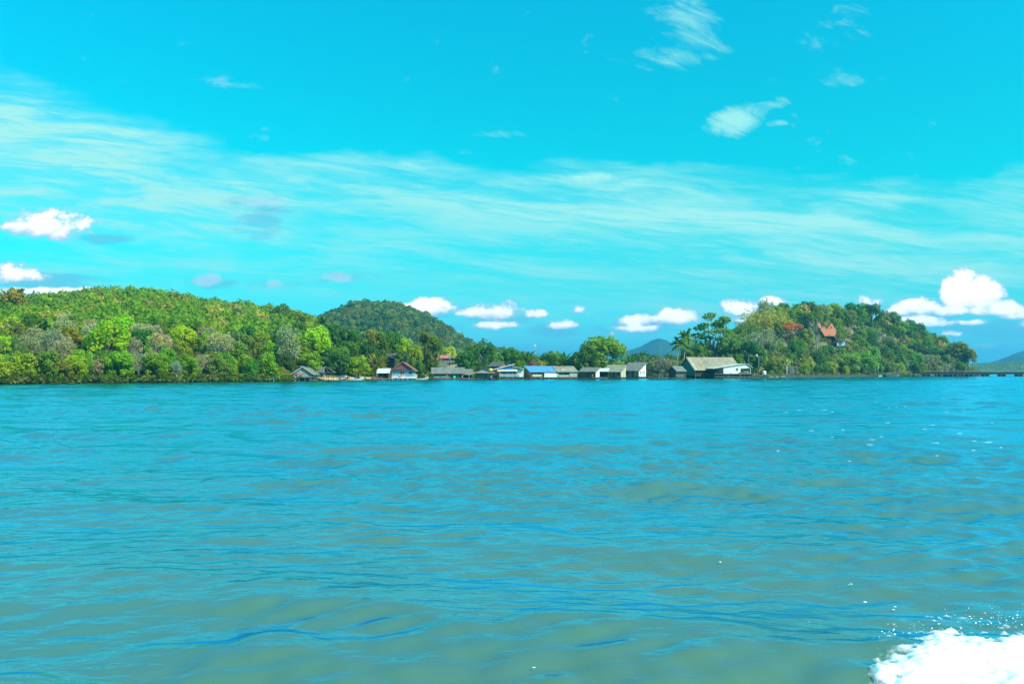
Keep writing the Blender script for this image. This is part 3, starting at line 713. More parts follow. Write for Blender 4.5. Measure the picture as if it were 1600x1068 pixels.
# ---------------------------------------------------------------- the wood on the hills, tree by tree where it is near
class Grid:
    def __init__(s, c): s.c = c; s.g = {}
    def ok(s, x, y, r):
        k = int(r//s.c)+1; i, j = int(x//s.c), int(y//s.c)
        for a in range(i-k, i+k+1):
            for b in range(j-k, j+k+1):
                for (p, q) in s.g.get((a, b), ()):
                    if (p-x)**2+(q-y)**2 < r*r: return False
        return True
    def put(s, x, y): s.g.setdefault((int(x//s.c), int(y//s.c)), []).append((x, y))
GRID = Grid(5.0)
for o in list(COL.objects):
    if o.type == 'EMPTY': GRID.put(o.location.x, o.location.y)
fr = np.random.default_rng(5)
KINDS_L = [('bushy', .42), ('round', .18), ('tall', .18), ('bare', .20), ('feathery', .08)]
PAL = {'lime': LIME, 'yellow green': (0.15, 0.22, 0.018), 'mid green': MID, 'dark green': DEEP, 'olive': OLIVE, 'grey green': (0.135, 0.165, 0.075)}
SHAPE = {'bushy': 'bushy', 'round': 'round-headed', 'tall': 'tall open', 'feathery': 'feathery', 'bare': 'bare', 'bamboo': 'feathery spreading'}
def pick(pairs):
    t = fr.random()*sum(w for _, w in pairs)
    for k, w in pairs:
        t -= w
        if t <= 0: return k
    return pairs[-1][0]
def wood(n_max, p0, p1, e0, e1, sep, hrange, kinds, cols, where, group, skip=None, tries=60000):
    n = 0
    for _ in range(tries):
        if n >= n_max: break
        px = p0+(p1-p0)*fr.random(); e = e0+(e1-e0)*fr.random(); d = float(shore(px))+e; x = X(px, d)
        if skip and skip(px, e): continue
        if not GRID.ok(x, d, sep*(0.85+0.4*fr.random())): continue
        GRID.put(x, d); k = pick(kinds); cn = pick(cols)
        h = hrange[0]+(hrange[1]-hrange[0])*fr.random()
        w = h*(0.62+0.3*fr.random())*(0.75 if k in ('tall', 'feathery') else 1)
        if k == 'bare':
            tree(k, px, d, h, w, GREY if fr.random() < .6 else ASH, 'bare grey-brown tree in the wood %s' % where, group)
        else:
            tree(k, px, d, h, w, PAL[cn], '%s %s tree in the wood %s' % (cn, SHAPE[k], where), group, jit=0.16)
        n += 1
    return n
CL = [('lime', .16), ('yellow green', .24), ('mid green', .28), ('dark green', .05), ('olive', .14), ('grey green', .20)]
CRt = [('lime', .03), ('yellow green', .12), ('mid green', .26), ('dark green', .18), ('olive', .22), ('grey green', .24)]
wood(36, -25, 452, 1.5, 9, 3.6, (5.5, 9), [('bushy', .75), ('bare', .25)], CL, 'along the left waterline', GL)
wood(16, -40, 110, 8, 48, 5.0, (7, 10), [('bare', .7), ('bamboo', .3)], [('olive', .5), ('grey green', .5)], 'on the tan lower slope at the far left', GL)
wood(58, -40, 470, 9, 62, 5.4, (8, 12), KINDS_L, CL, 'on the lower slope of the left hill', GL)
wood(26, 470, 660, 22, 90, 6.0, (9, 13), [('bushy', .6), ('round', .25), ('feathery', .15)], [('mid green', .35), ('dark green', .4), ('olive', .25)], 'behind the left end of the village', GV, skip=lambda p, e: p > 590 and e < 30)
wood(18, 700, 1050, 26, 110, 7.0, (6, 9), [('bushy', .7), ('round', .3)], [('mid green', .4), ('dark green', .45), ('olive', .15)], 'behind the middle of the village', GV)
bald = lambda p, e: (1206 < p < 1262 and 20 < e < 57 and fr.random() < .5) or (1266 < p < 1316 and 32 < e < 66) or (1222 < p < 1275 and 30 < e < 52 and fr.random() < .6)
wood(22, 1205, 1375, 4, 14, 4.4, (6, 9), [('bushy', .7), ('bare', .3)], CRt, 'along the headland shore', GR)
wood(84, 1130, 1502, 10, 104, 6.4, (10, 15), [('bushy', .44), ('round', .16), ('tall', .24), ('bare', .16)], CRt, 'on the right headland', GR, skip=bald)
wood(14, 1385, 1500, 4, 16, 5.0, (7, 11), [('bushy', .6), ('tall', .15), ('bare', .25)], CRt, 'on the headland behind the bridge', GR)

# ---------------------------------------------------------------- the rest of the wood: countless crowns as one mass each
def m_mass(name):
    m, N, b = mat_base(name)
    at_ = N.n('ShaderNodeAttribute', attribute_name='tint')
    n = N.noise(N.n('ShaderNodeNewGeometry').outputs['Position'], 0.9, 3, 0.6)
    hsv = N.n('ShaderNodeHueSaturation'); N.set(hsv.inputs['Color'], N.mix(1.0, at_.outputs['Color'], (2.15, 1.75, 0.62), 'MULTIPLY'))
    N.set(hsv.inputs['Value'], N.m('ADD', 0.6, N.m('MULTIPLY', n, 0.8)))
    N.set(b.inputs['Base Color'], hsv.outputs[0]); b.inputs['Roughness'].default_value = 0.6; b.inputs['Specular IOR Level'].default_value = 0.2
    tr = N.n('ShaderNodeBsdfTranslucent'); mx = N.n('ShaderNodeMixShader'); mx.inputs[0].default_value = 0.5
    N.set(tr.inputs['Color'], N.mix(1.0, hsv.outputs[0], (1.0, 1.15, 0.45), 'MULTIPLY'))
    nt = m.node_tree; nt.links.new(b.outputs[0], mx.inputs[1]); nt.links.new(tr.outputs[0], mx.inputs[2]); nt.links.new(mx.outputs[0], nt.nodes['Material Output'].inputs[0])
    return m
M_MASS = m_mass('wood_leaves')
def puff(seed, n, leaf, rx, rz, zc):
    r = np.random.default_rng(seed); d = unit(r.normal(size=(n, 3))+np.array([0, 0, .35])); q = 0.6+0.45*r.random(n)
    lump = 1+0.28*np.sin(d[:, 0]*5+seed)*np.sin(d[:, 1]*5+seed*2)*np.cos(d[:, 2]*4)
    c = d*(q*lump)[:, None]*np.array([rx, rx, rz]) + np.array([0, 0, zc])
    return quads_at(c, unit(d+r.normal(size=(n, 3))*0.5+np.array([0, 0, .3])), leaf*(0.6+0.8*r.random(n)), r)
PUFFS = [puff(400+i, 130, 0.47, 2.6, 2.5, 3.6) for i in range(5)]
BIGP = [puff(420+i, 70, 1.15, 4.6, 3.6, 4.6) for i in range(4)]
def mass(name, label, cat, pts, puffs, cols):
    """pts: (x, y, z, scale, colour index)"""
    V = []; C = []
    for (x, y, z, s, ci) in pts:
        p = puffs[int(fr.integers(len(puffs)))]; a = fr.random()*6.28; ca, sa = math.cos(a), math.sin(a)
        q = p*np.array([s, s, s*(0.85+0.4*fr.random())])
        V.append(np.stack([q[:, 0]*ca-q[:, 1]*sa+x, q[:, 0]*sa+q[:, 1]*ca+y, q[:, 2]+z], 1))
        c = np.array([*cols[ci], 1.0])*(np.array([1, 1, 1, 0])*(0.87+0.26*fr.random())+np.array([0, 0, 0, 1])); c[0] *= 0.9+0.2*fr.random()
        C.append(np.repeat(c[None], len(q), 0))
    V = np.concatenate(V); C = np.concatenate(C)
    me = leaf_mesh(name, V, M_MASS)
    ca_ = me.color_attributes.new('tint', 'FLOAT_COLOR', 'POINT'); ca_.data.foreach_set('color', C.astype(np.float32).ravel())
    return tag(link(name, me), label, cat, kind='stuff')
def scatter(n, p0, p1, e0, e1, sep, g, s0, s1, colw, skip=None):
    px = p0+(p1-p0)*fr.random(n); e = e0+(e1-e0)*fr.random(n); d = shore(px)+e
    keep = fr.random(n) < d/d.max()
    px, e, d = px[keep], e[keep], d[keep]
    z = land_h(px, d); x = X(px, d); out = []
    for i in range(len(px)):
        if skip and skip(px[i], e[i]): continue
        if not g.ok(x[i], d[i], sep): continue
        g.put(x[i], d[i])
        out.append((x[i], d[i], z[i]-0.6, s0+(s1-s0)*fr.random(), int(np.searchsorted(colw, fr.random()))))
    return out
MC = [(0.10, 0.185, 0.020), (0.135, 0.215, 0.018), (0.065, 0.14, 0.022), (0.12, 0.145, 0.045), (0.24, 0.21, 0.13)]
g2 = Grid(4.0); g2.g = {k: list(v) for k, v in GRID.g.items()} if False else {}
ptsL = scatter(16000, -330, 640, 40, 400, 3.4, g2, 0.6, 1.45, np.array([.45, .74, .88, .96, 1.0]), skip=lambda p, e: p > 450 and e < 75)
mass('forest', 'dense light green plantation wood covering the upper left hill', 'forest', ptsL, PUFFS, MC)
g3 = Grid(4.0)
ptsR = scatter(2600, 1090, 1540, 14, 190, 5.2, g3, 1.1, 1.7, np.array([.25, .33, .70, .9, 1.0]), skip=lambda p, e: bald(p, e) or p > 1480 and e > 40 or p > 1505)
mass('forest', 'dense darker wood filling in behind the trees of the right headland', 'forest', ptsR, PUFFS, [(0.075, 0.14, 0.022), (0.12, 0.19, 0.018), (0.045, 0.105, 0.022), (0.11, 0.13, 0.045), (0.22, 0.19, 0.12)])
a_, d_, z_ = MID_HILL
def mid_pts(n):
    out = []; g = Grid(6.0)
    for _ in range(n):
        i = fr.random()*(len(a_)-1.01); j = fr.random()*(len(d_)*0.80); i0, j0 = int(i), int(j)
        x, y, z = X(a_[i0], d_[j0]), d_[j0], z_[j0, i0]
        x += fr.normal()*1.0; y += fr.normal()*2.0
        if z < 1 or not g.ok(x, y, 5.2): continue
        g.put(x, y); out.append((x, y, z-2.2, 0.7+0.5*fr.random(), int(fr.integers(4))))
    return out
mass('forest', 'wood of rounded dark crowns covering the bluish far hill', 'forest', mid_pts(9000), BIGP, [(0.05, 0.095, 0.022), (0.09, 0.14, 0.025), (0.04, 0.08, 0.022), (0.10, 0.115, 0.045)])
# low distant tree line across the flat behind the village
tl = []
for _ in range(900):
    px = 640+480*fr.random(); d = 560+260*fr.random()
    tl.append((X(px, d), d, 0.0, 0.65+0.7*fr.random()*(1.0 if px < 990 else 1.3), int(fr.integers(3))))
mass('forest', 'low dark green tree line on the flat behind the village', 'forest', tl, BIGP, [(0.04, 0.10, 0.025), (0.06, 0.125, 0.025), (0.035, 0.085, 0.03)])
# undergrowth close to the ground
def tuft(seed): 
    r = np.random.default_rng(seed); n = 26
    c = np.stack([r.normal(size=n)*0.9, r.normal(size=n)*0.9, 0.7+0.7*r.random(n)], 1)
    return quads_at(c, unit(r.normal(size=(n, 3))+np.array([0, -.3, .8])), 0.34*(0.6+0.8*r.random(n)), r)
TUFTS = [tuft(500+i) for i in range(4)]
ug = []
for _ in range(5200):
    px = -60+1590*fr.random(); e = 3.0+60*fr.random()**1.3; d = float(shore(px))+e
    if 445 < px < 1200 and e < 20: continue
    if bald(px, e) and fr.random() < .2: continue
    ug.append((X(px, d), d, land_at(px, d)-0.45, 0.8+1.0*fr.random(), int(fr.integers(5))))
for _ in range(430):
    px = -60+520*fr.random(); e = -0.6+3.6*fr.random(); d = float(shore(px))+e
    ug.append((X(px, d), d, -0.35+0.05*e, 0.5+0.9*fr.random(), int(fr.choice([2, 2, 2, 0, 3, 4]))))
for _ in range(260):
    px = 1195+330*fr.random(); e = 1.5+5*fr.random(); d = float(shore(px))+e
    ug.append((X(px, d), d, -0.1, 0.5+0.9*fr.random(), int(fr.choice([2, 3, 4, 0]))))
mass('undergrowth', 'low bushes and dry brush under the hillside trees', 'undergrowth', ug, TUFTS, [(0.07, 0.13, 0.02), (0.12, 0.19, 0.02), (0.04, 0.08, 0.02), (0.09, 0.105, 0.06), (0.10, 0.10, 0.10)])
# ================================================================ VILLAGE
C_ = plain
M_WOOD = C_('grey_wood', (0.18, 0.16, 0.13), 0.9, 0.45, 1.2, streaks=True)
M_DARKW = C_('dark_wood', (0.085, 0.07, 0.06), 0.9, 0.4, 1.2, streaks=True)
M_BROWNW = C_('brown_wood', (0.22, 0.14, 0.085), 0.85, 0.4, 1.2, streaks=True)
M_MAUVE = C_('mauve_boards', (0.33, 0.26, 0.28), 0.9, 0.3, 1.4, streaks=True)
M_ROOFG = C_('grey_roof_sheets', (0.175, 0.17, 0.145), 0.85, 0.45, 0.55)
M_ROOFD = C_('dark_roof_sheets', (0.10, 0.10, 0.095), 0.85, 0.4, 0.6)
M_ROOFT = C_('tan_roof_sheets', (0.26, 0.235, 0.165), 0.85, 0.4, 0.6)
M_ROOFS = C_('beige_grey_roof_sheets', (0.31, 0.25, 0.165), 0.85, 0.35, 0.35)
M_ROOFW = C_('white_roof_sheets', (0.56, 0.55, 0.48), 0.7, 0.25, 0.6)
M_ROOFB = C_('blue_roof_sheets', (0.09, 0.27, 0.52), 0.55, 0.16, 0.5)
M_ROOFR = C_('red_roof_tiles', (0.34, 0.10, 0.075), 0.8, 0.3, 1.0)
M_RUST = C_('rusty_sheets', (0.34, 0.16, 0.11), 0.85, 0.4, 0.8)
M_GABLER = C_('maroon_boards', (0.22, 0.07, 0.07), 0.8, 0.25, 1.0)
M_PINKR = C_('pink_red_roof', (0.62, 0.16, 0.17), 0.8, 0.2, 1.0)
M_ORANGE = C_('orange_roof_tiles', (0.40, 0.125, 0.055), 0.85, 0.35, 1.2)
M_WHITE = C_('white_paint', (0.78, 0.78, 0.75), 0.6, 0.16, 0.8, streaks=True)
M_CREAM = C_('cream_paint', (0.52, 0.46, 0.30), 0.7, 0.2, 0.9, streaks=True)
M_BLUEW = C_('blue_paint', (0.26, 0.46, 0.72), 0.6, 0.14, 0.8)
M_DBLUE = C_('deep_blue_paint', (0.03, 0.16, 0.55), 0.5, 0.15, 0.8)
M_GREENW = C_('pale_green_boards', (0.36, 0.42, 0.35), 0.8, 0.25, 1.0, streaks=True)
M_SHADEW = C_('shade_teal_sheets', (0.07, 0.19, 0.17), 0.8, 0.3, 0.8, streaks=True)  # dark teal has the shade on the big shed's left end painted in
M_GREYW = C_('grey_sheets', (0.33, 0.35, 0.34), 0.75, 0.3, 0.9, streaks=True)
M_CONC = C_('concrete', (0.24, 0.23, 0.20), 0.9, 0.3, 0.8)
M_DCONC = C_('weathered_concrete', (0.06, 0.062, 0.06), 0.9, 0.4, 0.6)
M_RED = C_('red_cloth', (0.62, 0.07, 0.05), 0.9, 0.1); M_ORC = C_('orange_cloth', (0.75, 0.25, 0.04), 0.9, 0.1)
M_PINKC = C_('pink_cloth', (0.75, 0.32, 0.42), 0.9, 0.1); M_BLUEC = C_('blue_cloth', (0.06, 0.25, 0.62), 0.9, 0.1)
M_CYAN = C_('cyan_plastic', (0.05, 0.55, 0.62), 0.4, 0.08); M_GREENP = C_('green_plastic', (0.04, 0.55, 0.16), 0.4, 0.08)
M_YEL = C_('yellow_plastic', (0.72, 0.50, 0.04), 0.45, 0.1); M_BLUEP = C_('blue_tarp', (0.03, 0.22, 0.72), 0.5, 0.12)
M_DARKC = C_('dark_cloth', (0.04, 0.045, 0.06), 0.9, 0.1); M_SKIN = C_('skin', (0.42, 0.25, 0.16), 0.6, 0.06); M_HAIR = C_('black_hair', (0.02, 0.018, 0.016), 0.6, 0.1)
M_STEEL = C_('galvanised_steel', (0.50, 0.52, 0.52), 0.45, 0.15, 1.0, metal=0.3)
M_TYRE = C_('tyre_rubber', (0.025, 0.025, 0.026), 0.9, 0.1); M_CAR = C_('dark_car_paint', (0.03, 0.05, 0.08), 0.25, 0.05)
def m_glass():
    m, N, b = mat_base('window_glass')
    b.inputs['Base Color'].default_value = (0.02, 0.035, 0.04, 1); b.inputs['Roughness'].default_value = 0.08
    b.inputs['Specular IOR Level'].default_value = 0.6; return m
M_GLASS = m_glass()
def m_lamp(): return M_WHITE

def dS(px, e=-2.0): return float(shore(px)) + e

def house(name, label, px, wpx, depth, floor, eave, ridge, roof, walls, d=None, yaw=0.0, rdir='x', oh=0.5, nst=(4, 3), inset=0.0, deck=0.0,
          wins=(), doors=(), rail=None, posts=True, beam=None, skew=0.0, deck_mat=None, rth=0.12, ground=-1.2, cat='house', gable=None, group='stilt houses of the fishing village', rail_mat=None, porch_posts=4):
    """a stilt house: deck on posts, board walls, pitched roof with overhang, openings, rail.
    floor/eave/ridge are photo rows of its front; wpx its width across the picture."""
    d = dS(px) if d is None else d
    L = wpx*d/F/max(0.3, math.cos(R(yaw))); Wd = depth
    zf, ze, zr = Zp(floor, d), Zp(eave, d), Zp(ridge, d)
    cy_ = d + (Wd/2*math.cos(R(yaw)) + L/2*abs(math.sin(R(yaw))))*0.9
    t = empty(name, (X(px, d), cy_, 0), R(yaw)); tag(t, label, cat, group)
    x0, x1, y0, y1 = -L/2, L/2, -Wd/2, Wd/2
    dm = deck_mat or M_WOOD
    MB().box(x0-0.15, x1+0.15, y0-deck, y1, zf-0.2, zf).build('deck', dm, t)
    nx, ny = nst
    for j in range(ny):
        for i in range(nx):
            x = x0+0.15+(L-0.3)*i/(nx-1); y = (y0-deck+0.15)+(Wd+deck-0.3)*j/max(1, ny-1)
            MB().tube([(x+0.05*math.sin(i*3+j), y, ground), (x, y, zf-0.2)], 0.11, 6).build('stilt', dm, t)
    th = 0.08; yf = y0+inset
    wf, wb, wl, wr = walls.get('f'), walls.get('b', walls.get('l')), walls.get('l'), walls.get('r')
    mono = rdir == 'm'
    if mono: rdir = 'x'
    topz = lambda x, y: ze + (zr-ze)*(1-abs((y if rdir == 'x' else x))/((Wd if rdir == 'x' else L)/2))
    if wf:
        if rdir == 'x': MB().box(x0+th, x1-th, yf, yf+th, zf, ze+(zr-ze)*inset/(Wd if mono else Wd/2) if inset else ze).build('wall', wf, t)
        else: MB().box(x0+th, x1-th, yf, yf+th, zf, ze).build('wall', wf, t)
    if wb: MB().box(x0+th, x1-th, y1-th, y1, zf, zr-0.06 if mono else ze).build('wall', wb, t)
    for sgn, mt in ((-1, wl), (1, wr)):
        if not mt: continue
        x = x0 if sgn < 0 else x1-th
        if rdir == 'x':
            ys = y0 if mt is not M_DARKW else yf
            m = MB(); prof = [(ys, zf), (y1, zf), (y1, zr-0.05 if mono else ze), (y1-0.01 if mono else 0, zr-0.05), (ys, ze if ys == y0 else ze+(zr-ze)*inset/(Wd if mono else Wd/2))]
            m.add([(x, a, b) for a, b in prof]+[(x+th, a, b) for a, b in prof], [(0,1,2,3,4), (9,8,7,6,5)]+[(i, i+5, (i+1) % 5+5, (i+1) % 5) for i in range(5)])
            m.build('wall', mt, t)
        else: MB().box(x, x+th, yf, y1, zf, ze).build('wall', mt, t)
    if rdir == 'y':
        for yy, gm in ((yf if gable != 'front' else y0, walls.get('g', wf)), (y1-th, walls.get('g', wb))):
            if not gm: continue
            xs = skew*L/2
            m = MB(); m.add([(x0, yy, ze), (x1, yy, ze), (xs, yy, zr-0.06), (x0, yy+th, ze), (x1, yy+th, ze), (xs, yy+th, zr-0.06)],
                            [(0,1,2), (5,4,3), (0,3,4,1), (1,4,5,2), (2,5,3,0)]); m.build('gable', gm, t)
    rf = MB()
    if mono:
        k = (zr-ze)/Wd
        rf.slab([(x0-oh, y0-oh, ze-k*oh+0.08), (x1+oh, y0-oh, ze-k*oh+0.08), (x1+oh, y1+oh*.5, zr+k*oh*.5+0.08), (x0-oh, y1+oh*.5, zr+k*oh*.5+0.08)], rth)
    elif rdir == 'x':
        k = (zr-ze)/(Wd/2); drop = k*oh
        rf.slab([(x0-oh, y0-oh, ze-drop+0.08), (x1+oh, y0-oh, ze-drop+0.08), (x1+oh, 0, zr+0.08), (x0-oh, 0, zr+0.08)], rth)
        rf.slab([(x1+oh, y1+oh, ze-drop+0.08), (x0-oh, y1+oh, ze-drop+0.08), (x0-oh, 0.01, zr+0.08), (x1+oh, 0.01, zr+0.08)], rth)
    else:
        xs = skew*L/2; fo = min(oh, 0.45)
        k0 = (zr-ze)/(xs-x0); k1 = (zr-ze)/(x1-xs)
        rf.slab([(x0-oh, y0-fo, ze-k0*oh+0.08), (xs, y0-fo, zr+0.08), (xs, y1+oh, zr+0.08), (x0-oh, y1+oh, ze-k0*oh+0.08)], rth)
        rf.slab([(xs+0.01, y0-fo, zr+0.08), (x1+oh, y0-fo, ze-k1*oh+0.08), (x1+oh, y1+oh, ze-k1*oh+0.08), (xs+0.01, y1+oh, zr+0.08)], rth)
    rf.build('roof', roof, t)
    if inset and posts:
        for i in range(porch_posts):
            x = x0+0.1+(L-0.2)*i/(porch_posts-1)
            MB().box(x-0.06, x+0.06, y0+0.02, y0+0.14, zf, ze+0.03).build('porch_post', rail_mat or M_WOOD, t)
    if beam:
        MB().box(x0-0.1, x1+0.1, y0-deck-0.06, y0-deck+0.02, zf-0.35, zf+0.12).build('beam', beam, t)
    if rail:
        yr = y0-deck+0.1; m = MB(); n = max(3, int(L/1.2))
        for z in (zf+0.5, zf+0.95): m.box(x0, x1, yr-0.03, yr+0.03, z-0.05, z+0.05)
        for i in range(n+1): m.box(x0+L*i/n-0.04, x0+L*i/n+0.04, yr-0.045, yr+0.045, zf, zf+1.0)
        m.build('railing', rail, t)
    yw = yf if wf else y1-th-0.1
    for w in wins:
        a, b, zz0, zz1 = w[:4]; fm = w[4] if len(w) > 4 else M_WHITE; pm = w[5] if len(w) > 5 else M_GLASS
        xa, xb = x0+L*a, x0+L*b; za, zb = zf+(ze-zf)*zz0, zf+(ze-zf)*zz1
        m = MB(); f_ = 0.09
        m.box(xa, xb, yw-0.07, yw-0.001, za, za+f_); m.box(xa, xb, yw-0.07, yw-0.001, zb-f_, zb)
        m.box(xa, xa+f_, yw-0.07, yw-0.001, za+f_, zb-f_); m.box(xb-f_, xb, yw-0.07, yw-0.001, za+f_, zb-f_)
        wo = m.build('window', fm, t)
        MB().box(xa+f_, xb-f_, yw-0.035, yw-0.002, za+f_, zb-f_).build('pane', pm, wo)
    for w in doors:
        a, b = w[0], w[1]; dmat = w[2] if len(w) > 2 else M_DARKW; hz_ = w[3] if len(w) > 3 else 0.88
        MB().box(x0+L*a, x0+L*b, yw-0.05, yw-0.001, zf+0.02, zf+(ze-zf)*hz_).build('door', dmat, t)
    t['dims'] = [L, Wd, zf, ze, zr]
    return t, (x0, x1, y0, y1, zf, ze, zr)

def side_win(t, b, side, y0, y1, z0, z1, pm=M_GLASS, fm=M_GREYW):
    x0, x1 = b[0], b[1]; x = x1 if side > 0 else x0
    m = MB(); f_ = 0.08; lo, hi = (x+0.001, x+0.05) if side > 0 else (x-0.05, x-0.001)
    m.box(lo, hi, y0, y1, z0, z0+f_); m.box(lo, hi, y0, y1, z1-f_, z1); m.box(lo, hi, y0, y0+f_, z0+f_, z1-f_); m.box(lo, hi, y1-f_, y1, z0+f_, z1-f_)
    w = m.build('window', fm, t)
    l2, h2 = (x+0.002, x+0.03) if side > 0 else (x-0.03, x-0.002)
    MB().box(l2, h2, y0+f_, y1-f_, z0+f_, z1-f_).build('pane', pm, w)

# --- left pair of huts over the sand
t, b = house('stilt_hut', 'weathered grey gabled stilt hut with a pale roof edge beside the bare tree', 473.5, 29, 8.0, 588.5, 583.0, 573.5, M_ROOFG, {'f': M_MAUVE, 'b': M_WOOD, 'l': M_WOOD, 'r': M_WOOD, 'g': M_GREYW}, rdir='y', oh=0.8, nst=(4, 3), deck=1.2, gable='front', doors=[(0.62, 0.74, M_GREYW)], wins=[(0.10, 0.2, .3, .9, M_WOOD, M_GLASS)])
x0, x1, y0, y1, zf, ze, zr = b
m = MB(); k = (zr-ze)/(x1); 
m.bar((x0-0.8, y0-0.51, ze-k*0.8+0.12), (0, y0-0.51, zr+0.14), 0.1, 0.26); m.bar((0, y0-0.51, zr+0.14), (x1+0.8, y0-0.51, ze-k*0.8+0.12), 0.1, 0.26); m.build('barge_board', M_CREAM, t)
t, b = house('stilt_hut', 'weathered hut roof end just behind the gabled hut, half hidden by it', 468, 30, 6.0, 588, 581.5, 571.5, M_ROOFD, {'f': M_WOOD, 'b': M_WOOD, 'l': M_WOOD, 'r': M_WOOD}, d=dS(470, 8.5), rdir='y', oh=0.6, nst=(3, 2))
def pavilion():
    px = 506; d = dS(px, -1.5); zf, ze, zr = Zp(587.8, d), Zp(580.3, d), Zp(572.0, d); L = 25*d/F; Wd = 5.0
    t = empty('open_pavilion', (X(px, d), d+Wd/2, 0), R(6)); tag(t, 'open-sided wooden pavilion with a peaked grey roof on tall thin stilts', 'pavilion', 'stilt houses of the fishing village')
    x0, x1, y0, y1 = -L/2, L/2, -Wd/2, Wd/2
    MB().box(x0-0.2, x1+1.8, y0-0.7, y1, zf-0.18, zf).build('deck', M_WOOD, t)
    for i in range(5):
        for j in range(2):
            x = x0+(L+1.4)*i/4; y = y0-0.5+(Wd+0.4)*j
            MB().tube([(x, y, -1.2), (x, y, zf-0.18)], 0.09, 6).build('stilt', M_WOOD, t)
    for x in (x0+0.1, 0, x1-0.1):
        for y in (y0+0.1, y1-0.1): MB().box(x-0.07, x+0.07, y-0.07, y+0.07, zf, ze+0.05).build('post', M_WOOD, t)
    o = 0.7; k = (zr-ze)/(L/2)
    m = MB(); r_ = [(-0.8, -0.4, zr), (0.8, 0.8, zr)]
    A, B, Cc, Dd = (x0-o, y0-o, ze-0.3), (x1+o, y0-o, ze-0.3), (x1+o, y1+o, ze-0.3), (x0-o, y1+o, ze-0.3)
    E1, E2 = (-0.3, 0, zr), (0.3, 0, zr)
    m.slab([A, (-0.05, y0-o, ze-0.3), (-0.05, 0, zr), E1], 0.08); m.slab([Cc, Dd, E1, E2], 0.08); m.slab([Dd, A, E1], 0.08); m.slab([B, Cc, E2], 0.08)
    m.build('roof', M_ROOFD, t)
    m = MB()
    for q in (A, B, (x1*.5, y0-o, ze-0.3)): m.bar(q, (0, 0, zr-0.02), 0.1)
    m.bar(A, B, 0.12); m.build('rafter', M_WOOD, t)
    m = MB()
    for z in (zf+0.45, zf+0.85): m.box(x0, x1, y1-0.2, y1-0.12, z-0.04, z+0.04)
    m.box(x0, x0+0.08, y0, y1, zf+0.8, zf+0.9); m.build('railing', M_WOOD, t)
    MB().box(x0+0.2, x0+1.6, y1-0.3, y1-0.22, zf, ze).build('screen', M_GREYW, t)
pavilion()
# --- white shed and the blue walled house
t, b = house('open_shed', 'small open shed with a white sheet roof left of the blue walled house', 599, 17, 5.5, 590.5, 582.0, 575.5, M_ROOFW, {'b': M_DARKW, 'l': M_DARKW, 'r': M_DARKW}, rdir='x', oh=0.4, nst=(3, 2), cat='shed')
MB().box(b[0]+0.2, b[0]+0.28, b[2], b[2]+0.08, b[4], b[5]).build('post', M_WOOD, t); MB().box(b[1]-0.28, b[1]-0.2, b[2], b[2]+0.08, b[4], b[5]).build('post', M_WOOD, t)
MB().box(b[0]+0.6, b[1]-1.5, b[2]+1.5, b[2]+3.2, b[4], b[4]+0.9).build('workbench', M_BROWNW, t)
t, b = house('blue_walled_house', 'blue walled house with a dark red gabled roof and white porch on stilts', 629.5, 33, 9.0, 588.5, 577.2, 565.5, M_ROOFR, {'f': M_BLUEW, 'b': M_BLUEW, 'l': M_BLUEW, 'r': M_BLUEW, 'g': M_GABLER}, rdir='y', oh=0.9, nst=(5, 3), inset=1.3, gable='front', wins=[(0.36, 0.56, .34, .82, M_WHITE), (0.74, 0.92, .34, .78, M_WHITE)], doors=[(0.40, 0.47, M_RED, .8)], deck_mat=M_WHITE, rail=M_WHITE, rail_mat=M_ROOFR, porch_posts=3, deck=0.3)
x0, x1, y0, y1, zf, ze, zr = b
MB().box(x0-0.2, x1+1.1, y0-0.42, y0-0.30, zf-0.55, zf+0.12).build('porch_fascia', M_WHITE, t)
k = (zr-ze)/x1; m = MB(); m.bar((x0-0.9, y0-0.51, ze-k*0.9+0.10), (0, y0-0.51, zr+0.12), 0.1, 0.32); m.bar((0, y0-0.51, zr+0.12), (x1+0.9, y0-0.51, ze-k*0.9+0.10), 0.1, 0.32); m.build('barge_board', M_ROOFR, t)
MB().box(x0+0.18*(x1-x0), x0+0.30*(x1-x0), y0+1.0, y0+1.28, ze-0.75, ze-0.2).build('air_conditioner', M_CREAM, t)
MB().box(x1+0.1, x1+1.2, y0+0.6, y0+3.0, zf-0.5, zf+0.9).build('side_porch', M_CREAM, t)
# --- long grey house
t, b = house('long_grey_house', 'long low grey house with a sagging grey sheet roof, laundry and barrels', 699, 47, 8.5, 589.5, 582.3, 573.8, M_ROOFG, {'f': M_GREENW, 'b': M_DARKW, 'l': M_BROWNW, 'r': M_DARKW}, yaw=4, oh=0.7, nst=(8, 3), inset=1.6, wins=[(.05, .24, .42, .95, M_WOOD), (.28, .5, .42, .95, M_WOOD), (.58, .8, .3, .9, M_WOOD)], doors=[(.86, .96)], porch_posts=5)
x0, x1, y0, y1, zf, ze, zr = b
MB().box(x0+0.3, x0+0.55*(x1-x0), y0+0.2, y0+0.28, zf, zf+0.75).build('porch_panel', M_GREENW, t)
t, b = house('lean_to', 'low grey lean-to joined to the right end of the long grey house', 729, 15, 6.0, 590, 584.2, 576.5, M_ROOFG, {'b': M_DARKW, 'l': M_DARKW, 'r': M_WOOD}, yaw=4, oh=0.5, nst=(3, 2), cat='shed', ground=-1.0)
